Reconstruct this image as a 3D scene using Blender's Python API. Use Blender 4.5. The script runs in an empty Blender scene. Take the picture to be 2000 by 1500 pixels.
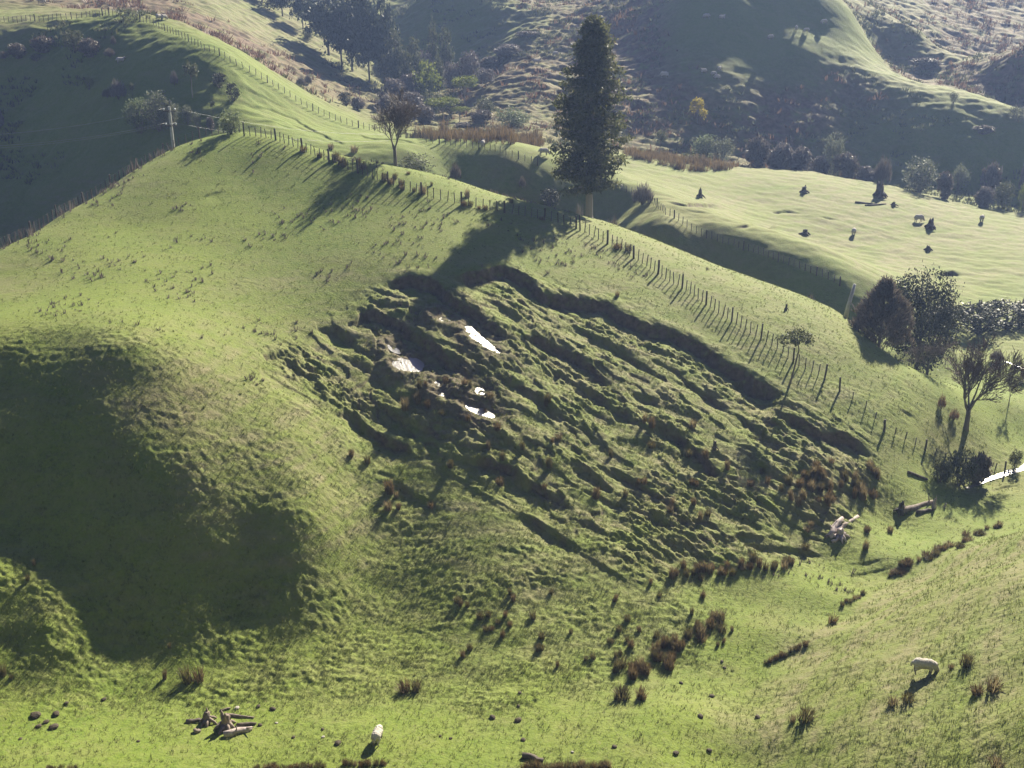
import bpy, bmesh, math, random
import numpy as np
from mathutils import Vector, Matrix

# ------------------------------------------------------------------ camera, world, sun, exposure
SC = bpy.context.scene
COL = SC.collection
R = math.radians
PITCH = R(20.0)
F = 2100.0                       # focal length in photograph pixels (2000 wide)
SUN_AZ, SUN_EL = R(27.0), R(32.0)   # azimuth from straight ahead (+Y) to the right, elevation

cam_d = bpy.data.cameras.new('camera')
cam = bpy.data.objects.new('camera', cam_d)
COL.objects.link(cam)
cam.location = (0, 0, 0)
cam.rotation_euler = (R(90) - PITCH, 0, 0)
cam_d.sensor_width = 36.0
cam_d.lens = F / 2000.0 * 36.0
cam_d.clip_start = 0.5
cam_d.clip_end = 3000
SC.camera = cam

world = bpy.data.worlds.new('World')
SC.world = world
world.use_nodes = True
nt = world.node_tree
nt.nodes.clear()
w_out = nt.nodes.new('ShaderNodeOutputWorld')
w_bg = nt.nodes.new('ShaderNodeBackground')
w_sky = nt.nodes.new('ShaderNodeTexSky')
w_sky.sky_type = 'NISHITA'
w_sky.sun_disc = False
w_sky.sun_elevation = SUN_EL
w_sky.sun_rotation = SUN_AZ
w_sky.air_density = 1.0
w_sky.dust_density = 1.5
w_sky.ozone_density = 4.0
w_bg.inputs['Strength'].default_value = 0.021
w_tint = nt.nodes.new('ShaderNodeMix')            # white balance of the sky light
w_tint.data_type = 'RGBA'
w_tint.blend_type = 'MULTIPLY'
w_tint.inputs['Factor'].default_value = 1.0
w_tint.inputs[7].default_value = (.86, .86, 1.45, 1)
nt.links.new(w_sky.outputs['Color'], w_tint.inputs[6])
nt.links.new(w_tint.outputs[2], w_bg.inputs['Color'])
nt.links.new(w_bg.outputs['Background'], w_out.inputs['Surface'])

sun_d = bpy.data.lights.new('sun', 'SUN')
sun_d.energy = 5.0
sun_d.angle = R(0.6)
sun_d.color = (1.0, 0.92, 0.72)
sun = bpy.data.objects.new('sun', sun_d)
COL.objects.link(sun)
to_sun = Vector((math.sin(SUN_AZ) * math.cos(SUN_EL), math.cos(SUN_AZ) * math.cos(SUN_EL), math.sin(SUN_EL)))
sun.rotation_euler = to_sun.to_track_quat('Z', 'Y').to_euler()
sun.location = to_sun * 300

SC.view_settings.view_transform = 'Standard'
SC.view_settings.look = 'None'
SC.view_settings.exposure = 1.6
SC.view_settings.gamma = 1.0
SC.cycles.max_bounces = 6
SC.cycles.diffuse_bounces = 1
SC.cycles.glossy_bounces = 2
SC.cycles.transmission_bounces = 4
SC.cycles.transparent_max_bounces = 8
SC.cycles.volume_bounces = 0
SC.cycles.use_denoising = True
SC.cycles.denoiser = 'OPENIMAGEDENOISE'

# ------------------------------------------------------------------ terrain
CP, SP = math.cos(PITCH), math.sin(PITCH)


def ray(u, v):
    """unit-forward ray direction of a photograph pixel (camera at the origin)"""
    xc = (u - 1000.0) / F
    yc = (750.0 - v) / F
    return np.array([xc, CP + yc * SP, -SP + yc * CP])


def pt(u, v, Y):
    d = ray(u, v)
    return d * (Y / d[1])


# (pixel u, pixel v, depth Y): where the land stands
CTRL = """
-250 1420 47.5;0 1375 49.4;150 1372 50.2;300 1367 51;600 1362 51.6;900 1352 52;1150 1342 52.3;1300 1310 54;1390 1240 57.5;1450 1180 61;1600 1090 67;1740 1020 73;1860 965 78
0 1500 43.8;250 1500 44.5;500 1500 45;1000 1500 44.8;1300 1500 44.4;1350 1400 48.5;700 1430 47.8;300 1440 47.6;1300 1380 49.6
1500 1230 57.6;1600 1160 61.6;1720 1090 66.5;1850 1025 72;1960 965 78;2060 930 82
1440 1500 45.2;1480 1380 50.2;1560 1285 54.9;1640 1205 59.6;1740 1125 65;1900 1045 70.8;2000 990 75.5
1700 1500 40.8;2000 1500 36.5;1700 1350 47;2000 1350 42;1800 1230 52;2000 1200 49;1900 1120 57.5;1625 1300 51.5;1760 1180 57.4;1530 1440 46;1680 1230 55;1850 1130 60;2000 1090 57.5;2000 1040 62.5;2200 1300 37;2200 1500 31;2200 1000 58
-250 1150 54;-120 1260 51.5;0 1150 55.6;0 1260 53.1;0 1000 61;0 850 65;0 750 68.8;0 690 70.9;0 600 79.5;0 540 86.5;-250 850 65;-250 690 72
100 1100 57.9;100 1220 54.1;200 1230 55.2;250 1285 53.8;250 1150 57.2;250 1000 61;250 850 64.9;250 750 68.4;250 690 70.3;250 600 78.4;250 520 87.5;250 440 97
400 1150 57.8;400 1050 60.2;400 960 62.6;400 870 65.4;400 780 69
480 1290 54.4;480 1230 56.3;480 1150 58.5;480 1000 62.3;480 900 65.5;480 800 69.8;480 700 75.6;480 620 82;480 530 89.4;480 430 98.4;480 340 107
600 1080 60.8;600 1000 63;600 950 64.8;600 850 69.4;600 750 75.6
700 1270 55.8;700 1180 59.5;700 1080 62.9;700 950 67.9;700 820 73.6;700 700 79.8;700 600 85.8;700 500 92.6;700 400 101.5
900 1260 56;900 1160 60;900 1050 64.5;900 930 69.2;900 810 74.4;900 700 79.8;900 600 85.6;900 500 93;900 430 99.6
1100 1240 56.8;1100 1130 61.5;1100 1010 66.8;1100 890 72.3;1100 780 78;1100 680 84;1100 580 91;1100 490 98.5
1300 1190 59.4;1300 1090 64.2;1300 970 70;1300 860 75.6;1300 750 82;1300 650 88.5;1300 560 96
1500 1080 66;1500 980 70.8;1500 890 75.6;1500 800 80.8;1500 720 85.6
1650 1020 70.5;1650 930 75;1650 850 79.4;1650 770 84.4
1770 960 76;1770 880 80.8;1770 810 85;1880 850 86.5;1850 760 92;1960 780 95;2000 850 90.5;1990 700 109
2000 905 85;1900 945 81
2200 850 92;2200 950 80
"""
# skyline of the near hill (then a drop is added just behind it)
RIDGE = """
-250 640 84;-100 540 89;0 487 93.5;120 420 101;240 348 109;340 290 114.5;410 268 116.5;480 258 117;560 270 115.5;640 295 113.5;720 315 111.5;800 330 110;880 350 111.5;960 378 112;1040 400 113;1110 420 114;1170 432 113.5;1260 463 111.5;1380 512 109;1500 560 106.5;1580 590 105;1650 622 103.5;1700 665 100.5;1760 710 97
"""
BEHIND = """
0 460 146;0 300 160;0 150 172;0 75 178;-250 400 140;-250 200 165;-250 70 180
200 320 150;200 200 159.8;200 110 168;200 55 173.8;330 240 152;330 150 159.8;330 80 166.6
420 225 152;420 150 158.8;420 108 163;500 240 150;520 205 158;560 270 146
600 262 150;600 235 160;700 275 152;700 255 162;800 300 146;800 275 163;900 305 150;900 345 147.6;1000 315 150;1000 370 146.5
0 20 200;0 -40 225;200 22 205;200 -40 235;400 60 208;400 0 235;500 45 240;500 0 262;-250 0 220;-250 -80 260
550 110 220;560 160 182;620 190 195;700 225 182;600 130 225;700 150 238;700 80 262;780 180 240
780 245 178;900 262 184;1000 270 184;1060 280 182;900 215 212;900 150 247;800 120 258
1000 295 170;1060 292 172;1000 230 200;1000 180 214;1000 130 228;1000 80 244;1080 200 210;1080 100 236;1080 40 254;1150 0 268
760 40 274;800 0 284;900 110 253;900 60 260.7;900 0 268.3;900 -60 279;700 0 300;560 20 320;1040 10 282;980 60 256;960 20 263
1200 330 166;1080 345 150;1080 400 146.9;1150 350 152;1150 410 148.3;1200 362 150;1200 420 146.7;1250 310 176;1330 318 182;1400 322 185;1250 355 155;1280 398 143;1340 430 138
1400 457 135;1400 490 133.6;1300 440 134.6;1500 500 131;1500 530 129.6;1600 540 127.5;1600 566 126.2;1655 565 126;1200 455 138
1500 330 188;1500 400 165;1500 460 146;1600 340 190;1600 420 162;1600 490 145;1720 362 190;1720 440 162;1720 520 143;1820 382 189;1820 460 161;1820 540 141;1920 402 186;1920 480 158;1920 560 139;2000 415 184;2000 500 154;2000 580 136;2200 460 178;2200 560 145
1800 600 126;1880 610 127;1780 660 114;1850 640 121;1880 680 113;1930 650 118;1990 640 124
1250 300 191;1330 312 192;1250 275 199;1250 245 204;1250 200 210;1250 150 221;1250 100 231;1250 50 241;1250 0 252
1400 318 196;1500 330 198;1400 285 202;1400 260 205;1400 200 211.5;1400 130 219.7;1400 60 229;1400 0 235.7;1500 300 203;1500 220 211.6;1500 150 220.3;1500 90 227.8;1500 30 235
1620 345 201;1720 360 201;1820 381 201;1920 402 199;1620 300 205;1620 220 213.8;1620 150 222.6;1630 112 227.2;1700 330 203;1700 250 211.6;1700 180 219.9;1720 150 223.7;1720 126 235;1800 350 200;1800 280 207.2;1800 220 213.8;1800 180 218.8;1800 162 231
1900 380 197;1900 300 205;1900 230 212.7;1900 195 217;1900 178 229;1990 400 196;1990 300 206;1990 215 215.4;1990 198 227;2200 420 196;2200 300 213;2200 220 230
1600 60 234.3;1600 20 238.9;1600 -20 244.3;1560 90 227.3;1500 0 238.5;1500 -40 244.7;1400 -40 241.8;1720 110 248;1720 70 254;1720 30 260.2;1790 100 250;1790 60 256;1660 20 245;1850 130 262;1850 80 280;1850 20 300;1950 150 262;1950 80 286;1950 10 310;2200 120 275;2200 20 310
"""
RAW = [(0, 0, -2.2), (0, 14, -14), (0, 26, -27), (-25, 14, -15), (25, 14, -13), (-30, 26, -28), (28, 24, -23), (-60, 20, -18), (60, 20, -10), (-60, 45, -36), (60, 45, -20), (0, 36, -35.5), (-20, 36, -36), (14, 36, -35), (0, -30, 2), (-60, -20, 0), (60, -20, 4),
       (0, 420, 40), (-120, 420, 48), (120, 420, 52), (-250, 330, 42), (250, 330, 46), (-250, 180, -2), (250, 180, -8), (-200, 80, -26), (200, 90, -22), (300, 450, 75), (-300, 450, 70), (0, 560, 80), (90, 130, -37), (110, 230, -10), (-110, 260, 12), (60, 350, 20), (-40, 380, 22)]


def parse(s):
    out = []
    for ln in s.replace('\n', ';').split(';'):
        ln = ln.split()
        if len(ln) == 3:
            out.append(tuple(float(q) for q in ln))
    return out


pts = [pt(*c) for c in parse(CTRL) + parse(BEHIND)]
for (u, v, Y) in parse(RIDGE):
    p = pt(u, v, Y)
    pts.append(p)
    q = pt(u, v, Y + 7)
    q[2] = max(q[2] - 2.6, -37.6)
    pts.append(q)
    q = pt(u, v, Y + 18)
    q[2] = max(q[2] - (8.0 if u < 900 else 6.5), -37.6)
    pts.append(q)
pts += [np.array(p, float) for p in RAW]
P = np.array(pts)
_c = P[:, :2].mean(0)
_s = 50.0


def _tps_k(r2):
    return np.where(r2 > 0, r2 * np.log(np.maximum(r2, 1e-12)), 0.0)


_X = (P[:, :2] - _c) / _s
_n = len(_X)
_d2 = ((_X[:, None, :] - _X[None, :, :]) ** 2).sum(-1)
_A = np.zeros((_n + 3, _n + 3))
_A[:_n, :_n] = _tps_k(_d2) + np.eye(_n) * 0.0007
_A[:_n, _n] = 1
_A[:_n, _n + 1:] = _X
_A[_n:, :_n] = _A[:_n, _n:].T
_b = np.zeros(_n + 3)
_b[:_n] = P[:, 2]
_W = np.linalg.solve(_A, _b)


def base(x, y):
    """the smooth land: a thin-plate surface through the surveyed points"""
    x = np.asarray(x, np.float32)
    y = np.asarray(y, np.float32)
    shp = x.shape
    X = ((x.ravel() - _c[0]) / _s).astype(np.float32)
    Y = ((y.ravel() - _c[1]) / _s).astype(np.float32)
    out = (_W[_n] + _W[_n + 1] * X + _W[_n + 2] * Y).astype(np.float32)
    cx, cy, w = _X[:, 0].astype(np.float32), _X[:, 1].astype(np.float32), _W[:_n].astype(np.float32)
    for a in range(0, len(X), 60000):
        r2 = (X[a:a + 60000, None] - cx) ** 2 + (Y[a:a + 60000, None] - cy) ** 2
        np.maximum(r2, 1e-9, out=r2)
        out[a:a + 60000] += (r2 * np.log(r2)) @ w
    return out.reshape(shp)


def noise2(x, y, seed=0):
    """gradient noise, about -0.7..0.7"""
    x = np.asarray(x, np.float32)
    y = np.asarray(y, np.float32)
    xi = np.floor(x)
    yi = np.floor(y)
    fx = x - xi
    fy = y - yi
    xi = xi.astype(np.int64)
    yi = yi.astype(np.int64)
    ux = fx * fx * fx * (fx * (fx * 6 - 15) + 10)
    uy = fy * fy * fy * (fy * (fy * 6 - 15) + 10)

    def g(ix, iy, dx, dy):
        h = ((ix * 374761393 + iy * 668265263 + seed * 1274126177) & 0xffffffff).astype(np.uint32)
        h = (h ^ (h >> np.uint32(13))) * np.uint32(1274126177)
        h ^= h >> np.uint32(16)
        a = (h & np.uint32(1023)).astype(np.float32) * np.float32(2 * math.pi / 1024)
        return np.cos(a) * dx + np.sin(a) * dy
    n00 = g(xi, yi, fx, fy)
    n10 = g(xi + 1, yi, fx - 1, fy)
    n01 = g(xi, yi + 1, fx, fy - 1)
    n11 = g(xi + 1, yi + 1, fx - 1, fy - 1)
    a = n00 + ux * (n10 - n00)
    b = n01 + ux * (n11 - n01)
    return a + uy * (b - a)


def smooth(a, b, t):
    t = np.clip((t - a) / (b - a), 0, 1)
    return t * t * (3 - 2 * t)


def at_surface(u, v, fn, ymin=36.0, ymax=420.0):
    """where the sight line of a pixel first meets the land"""
    d = ray(u, v)
    d = d / d[1]
    Y = np.exp(np.linspace(math.log(ymin), math.log(ymax), 900))
    z = fn(d[0] * Y, Y)
    below = (d[2] * Y) <= z
    k = int(np.argmax(below)) if below.any() else 899
    if k == 0:
        return np.array([d[0] * Y[0], Y[0], z[0]])
    lo, hi = Y[k - 1], Y[k]
    for _ in range(3):
        Yf = np.linspace(lo, hi, 24)
        zf = fn(d[0] * Yf, Yf)
        j = int(np.argmax(d[2] * Yf <= zf)) or 1
        lo, hi = Yf[j - 1], Yf[j]
    Yc = 0.5 * (lo + hi)
    return np.array([d[0] * Yc, Yc, float(fn(np.array([d[0] * Yc]), np.array([Yc]))[0])])


def gpoly(txt):
    return np.array([at_surface(float(a), float(b), base)[:2] for a, b in (q.split(',') for q in txt.split())])


# slip scarps on the slide: (pixel polyline from left to right, drop in metres, metres until the drop has run out)
SCARPS = [
    ("880,548 930,528 985,518 1035,540 1060,566 1130,584 1190,592 1250,628 1320,642 1400,692 1450,722 1500,752 1545,778", 0.92, 6.6),
    ("742,562 765,545 800,537 840,543 868,562 885,585 920,603 965,632 1010,655", 0.92, 5.7),
    ("1000,655 1040,652 1080,668 1130,690 1182,736 1215,748", 0.63, 5.3),
    ("678,640 705,604 738,610 780,624 830,656 870,690 902,712 930,736 950,752", 0.72, 4.9),
    ("605,642 650,632 682,650 705,676", 0.51, 3.2),
    ("508,745 508,715 515,694 540,688 575,684", 0.29, 3.2),
    ("640,808 690,802 720,830 750,850 795,866 815,895", 0.51, 4.2),
    ("885,880 940,893 1000,908 1040,938 1090,968 1130,1002", 0.54, 4.2),
    ("1270,820 1310,838 1350,866 1392,912 1430,942", 0.54, 4.5),
    ("1415,728 1450,728 1490,752 1535,772", 0.42, 2.8),
    ("1505,800 1560,814 1600,838 1640,843 1680,863 1712,888", 0.71, 4.9),
    ("1225,752 1262,770 1300,792", 0.38, 2.8),
    ("1335,795 1365,806 1395,820", 0.33, 2.4),
    ("1745,797 1770,803 1800,815", 0.26, 2.1),
    ("1435,1052 1500,1062 1560,1068 1622,1084", 0.33, 2.4),
    ("1545,1036 1580,1040 1625,1060", 0.29, 2.1),
    ("1120,1012 1150,1016 1195,1050", 0.38, 2.4),
    ("1250,1000 1300,1015 1335,1035", 0.33, 2.4),
    ("1360,1036 1400,1045 1440,1055", 0.29, 2.4),
    ("990,560 1030,585 1070,612 1110,640", 0.26, 2.4),
    ("1190,660 1230,690 1290,730 1340,752", 0.29, 2.8),
    ("1040,770 1090,800 1150,840 1200,880", 0.29, 2.8),
    ("900,800 960,840 1010,870 1060,905", 0.26, 2.4),
    ("1090,880 1150,915 1200,955 1250,985", 0.29, 2.8),
    ("1420,860 1470,890 1530,940", 0.26, 2.4),
    ("1380,960 1430,985 1480,1000", 0.26, 2.4),
    ("1640,1102 1690,1098 1750,1088", 0.14, 1.2),
    ("1640,1125 1700,1116 1760,1100", 0.13, 1.2),
    ("1925,962 1960,948 2005,945", 0.20, 1.6),
    ("1910,975 1950,972 1990,962", 0.17, 1.2),
        ("1060,700 1130,740 1200,790 1260,830", 0.42, 3.3), ("1300,700 1380,760 1440,800", 0.42, 2.8), ("960,720 1040,760 1100,800", 0.35, 2.8),
    ("1180,900 1260,950 1330,990", 0.42, 2.8), ("1440,800 1500,850 1560,880", 0.42, 2.8), ("1000,980 1080,1030 1150,1080", 0.42, 2.8),
    ("830,890 900,930 960,968 1040,1015 1100,1055 1180,1105 1270,1160", 0.12, 3.0), ("1100,620 1180,660 1260,700", 0.31, 2.4), ("1560,900 1620,940 1680,960", 0.35, 2.8),
    ("700,770 760,800 830,830 900,862", 0.35, 2.8), ("560,700 600,715 660,735", 0.31, 1.9), ("760,930 820,965 880,1000", 0.28, 2.4),
    # small terraces high on the smooth face and under the far fence
    ("380,390 420,374 450,372", -0.16, 2.5),
    ("480,205 530,210 580,232 630,262", -0.25, 6.0), ("470,170 520,190 570,215", -0.23, 5.0), ("560,235 620,258 680,285", -0.20, 5.0),
    ("490,240 540,240 590,255", -0.20, 5.0), ("700,262 760,272 820,285", -0.20, 4.0),
    # slips and track edges on the far paddock
    ("1430,445 1460,440 1510,438", 0.3, 1.1), ("1500,416 1530,412 1570,416", 0.3, 1.1), ("1590,422 1610,423 1640,428", 0.25, 1.0),
    ("1330,408 1370,414 1400,421", 0.2, 1.2), ("1820,535 1860,530 1880,540", 0.7, 2.0), ("1300,395 1340,398 1390,396", 0.5, 2.5),
]
SCARPS = [(gpoly(p), h, L) for p, h, L in SCARPS]
SLIDE = gpoly("500,676 612,625 745,540 890,545 1000,508 1150,572 1300,625 1460,716 1560,765 1720,850 1740,960 1640,1095 1500,1115 1280,1150 1100,1055 950,975 800,905 640,822 516,760")
# ponded, wet ground on the slide: (outline, share of the slope kept)
POND_PX = ["905,628 918,622 932,640 948,655 962,668 974,682 958,682 940,668 922,655",
           "768,712 790,690 812,684 826,694 820,712 802,720 780,724",
           "845,742 875,738 900,748 912,770 892,782 866,776 850,764",
           "912,780 940,774 956,790 966,806 940,808 915,798",
           "755,668 776,668 782,682 764,682",
           "893,738 912,730 918,742 900,750",
           "845,612 872,602 884,616 862,624",
           "928,750 944,748 946,764 930,764"]
PONDS = []
for t_ in POND_PX:
    g_ = gpoly(t_)
    c_ = g_.mean(0)
    PONDS.append((g_, c_, np.max(np.hypot(*(g_ - c_).T))))

# how rough the turf is at places over the land (pixel u, v, height of the tussocks in metres, metres of paleness 0..1, brown scrub 0..1)
COVER = """
0 1340 .13 .15 0;200 1320 .13 .15 0;400 1330 .12 .15 0;600 1320 .13 .2 0;800 1300 .12 .2 0;1000 1300 .12 .3 0;1150 1300 .12 .35 0;50 1200 .15 .25 0;200 1250 .14 .2 0;450 1250 .13 .2 0;700 1230 .13 .3 0;900 1200 .13 .4 0;1100 1200 .13 .4 0;1300 1230 .13 .4 0
0 1410 .015 .05 0;200 1430 .02 .05 0;500 1420 .02 .05 0;800 1420 .02 .05 0;1100 1420 .025 .1 0;1300 1420 .02 .05 0;1450 1250 .02 .05 0;1600 1150 .02 .05 0;1750 1050 .02 .05 0;1850 985 .02 .05 0;300 1500 .015 .05 0;900 1500 .015 .05 0;1250 1350 .025 .2 0;1500 1160 .03 .2 0;1380 1500 .02 .0 0
1600 1450 0.063 0.56 0;1900 1450 0.072 0.48 0;1700 1300 0.063 0.64 0;1900 1250 0.072 0.56 0;1850 1130 0.072 0.88 0;2000 1050 0.072 0.96 0;1620 1260 0.054 0.96 0;1750 1170 0.072 0.96 0;1500 1400 0.054 0.80 0
150 1050 .12 .2 0;100 900 .1 .2 0;300 900 .1 .3 0;50 750 .1 .2 0;250 700 .1 .4 0;400 950 .12 .7 0;550 1050 .13 .7 0;330 780 .1 .8 .1;450 800 .08 .7 0;600 900 .09 .7 0;700 1000 .1 .7 0;650 1120 .13 .5 0
100 590 .015 .05 0;300 600 .02 .1 0;150 500 .03 .15 0;50 540 .03 .5 0;300 450 .03 .1 0;450 400 .03 .05 0;480 300 .02 .0 0;600 450 .02 .05 0;700 550 .03 .5 0;550 600 .03 .35 0;420 640 .03 .45 0;900 450 .02 .2 0;750 400 .025 .1 0;1050 480 .03 .3 0;1200 500 .04 .6 0;1350 580 .06 .6 0;1500 650 .07 .6 0;1250 580 .07 .5 0;100 430 .03 .6 0;240 370 .03 .4 0;500 700 .04 .5 0;600 580 .03 .6 0;650 380 .02 0 0
700 750 .12 .4 0;900 850 .13 .4 0;1100 800 .13 .5 0;1300 900 .13 .5 0;1500 850 .12 .5 0;1400 1020 .13 .5 0;1200 1050 .13 .5 0;1650 930 .12 .4 .1;1000 700 .13 .4 0;1600 780 .1 .5 0;850 980 .1 .6 0;1050 1100 .12 .6 0;1200 700 .12 .4 0
1750 780 .08 .3 0;1900 780 .04 .1 0;1850 880 .08 .1 .2;1980 780 .03 .1 0
1400 350 0.053 .6 0;1600 360 0.063 .8 0;1800 420 0.074 .9 0;1950 450 0.074 .9 0;1500 400 0.074 .8 0;1650 500 0.095 .8 0;1850 530 0.095 .7 0;1950 570 0.105 .3 0;1750 470 0.084 .9 0;1350 330 0.053 .4 0;1700 400 0.063 .9 0
1500 500 .1 .1 .1;1300 450 .1 .1 .2;1600 550 .08 .05 0;1000 350 .08 .1 .2;900 290 .05 .05 0;1030 290 .05 .3 0
100 300 .2 .0 0;100 150 .2 .0 0;250 200 .15 0 0;420 120 .12 0 0;500 230 .12 .05 0;650 260 .1 .05 0;600 230 .1 .1 0
80 20 .15 .9 0;250 10 .25 .5 .6;420 60 .25 .5 .5;520 40 .2 .9 .1;560 130 .3 .6 .4;680 210 .2 .6 .1;620 170 .3 .5 .4;460 30 .2 .9 .1;480 100 .3 .5 .7;440 75 .3 .5 .8
900 60 .3 .1 0;720 160 .3 .3 .2;1000 60 .4 .5 .1;1060 60 .4 .4 .3;1000 150 .35 .5 .5;1040 190 .35 .5 .35;950 190 .35 .6 .4;1100 10 .4 .4 .5;1250 100 .35 .2 .8;1200 30 .4 .2 .8;1240 190 .35 .4 .6;1350 190 .35 .35 .5;1420 190 .3 .3 .4
1450 110 .05 0 0;1350 60 .05 0 0;1550 150 .05 0 .1;1480 40 .05 0 0;1600 80 .05 0 0;1400 160 .06 0 .1;1640 50 .05 0 0;1520 80 .05 0 0;1380 20 .05 0 0;1560 210 .3 .3 .7;1660 170 .3 .1 .5;1500 230 .3 .2 .6
1350 260 .3 .0 .35;1700 280 .25 0 .1;1850 300 .25 0 .05;1600 290 .3 0 .3;1950 330 .25 0 0;1700 130 .15 .6 0;1900 190 .15 .6 0;1800 60 .3 .35 .4;1850 110 .3 .25 .3;1950 60 .25 .15 .9;1990 8 .25 .1 .9;1900 30 .25 .15 .9;1960 30 .25 .1 .9;1940 90 .25 .15 .9;1960 150 .25 .15 .8;1850 150 .3 .2 .7;1720 60 .2 .1 .3;1900 10 .25 .15 .8;1780 10 .3 .4 .3
"""
_cv = []
for ln in COVER.replace('\n', ';').split(';'):
    ln = ln.split()
    if len(ln) == 5:
        q = at_surface(float(ln[0]), float(ln[1]), base)
        _cv.append((q[0], q[1], float(ln[2]), float(ln[3]), float(ln[4]), 1.0 / (0.055 * math.hypot(q[0], q[1])) ** 2))
_cv = np.array(_cv, np.float32)


def cover(x, y):
    """(tussock height, paleness, brown scrub) at ground places, blended from the list above"""
    shp = np.shape(x)
    x = np.ravel(x).astype(np.float32)
    y = np.ravel(y).astype(np.float32)
    out = np.zeros((len(x), 3), np.float32)
    for a in range(0, len(x), 60000):
        d2 = ((x[a:a + 60000, None] - _cv[:, 0]) ** 2 + (y[a:a + 60000, None] - _cv[:, 1]) ** 2) * _cv[:, 5]
        w = 1.0 / (0.15 + d2) ** 2
        out[a:a + 60000] = (w @ _cv[:, 2:5]) / w.sum(1)[:, None]
    return [out[:, k].reshape(shp) for k in range(3)]


def poly_dist(px, py, poly, closed):
    """distance to a polyline, on which side, and how far along"""
    n = len(poly)
    best = np.full(px.shape, 1e9, np.float32)
    side = np.zeros(px.shape, np.float32)
    along = np.zeros(px.shape, np.float32)
    lined = np.zeros(px.shape, np.float32)
    s0 = 0.0
    for i in range(n if closed else n - 1):
        a, b = poly[i], poly[(i + 1) % n]
        e = b - a
        L = math.hypot(*e) + 1e-9
        t = np.clip(((px - a[0]) * e[0] + (py - a[1]) * e[1]) / L ** 2, 0, 1)
        qx, qy = px - a[0] - t * e[0], py - a[1] - t * e[1]
        d = np.hypot(qx, qy)
        cr = ((px - a[0]) * e[1] - (py - a[1]) * e[0]) / L
        tie = (np.abs(d - best) < 1e-4) & (np.abs(cr) > lined)
        m = (d < best - 1e-4) | tie
        best = np.where(m, d, best)
        lined = np.where(m, np.abs(cr), lined)
        side = np.where(m, np.sign(cr), side)
        along = np.where(m, s0 + t * L, along)
        s0 += L
    return best, side, along, s0


def inside(px, py, poly):
    r = np.zeros(px.shape, bool)
    j = len(poly) - 1
    for i in range(len(poly)):
        xi, yi = poly[i]
        xj, yj = poly[j]
        c = ((yi > py) != (yj > py)) & (px < (xj - xi) * (py - yi) / (yj - yi + 1e-12) + xi)
        r ^= c
        j = i
    return r


_fl = at_surface(1400, 1000, base)[:2] - at_surface(800, 680, base)[:2]
_fl = _fl / np.hypot(*_fl)          # the way the slide flowed


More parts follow.
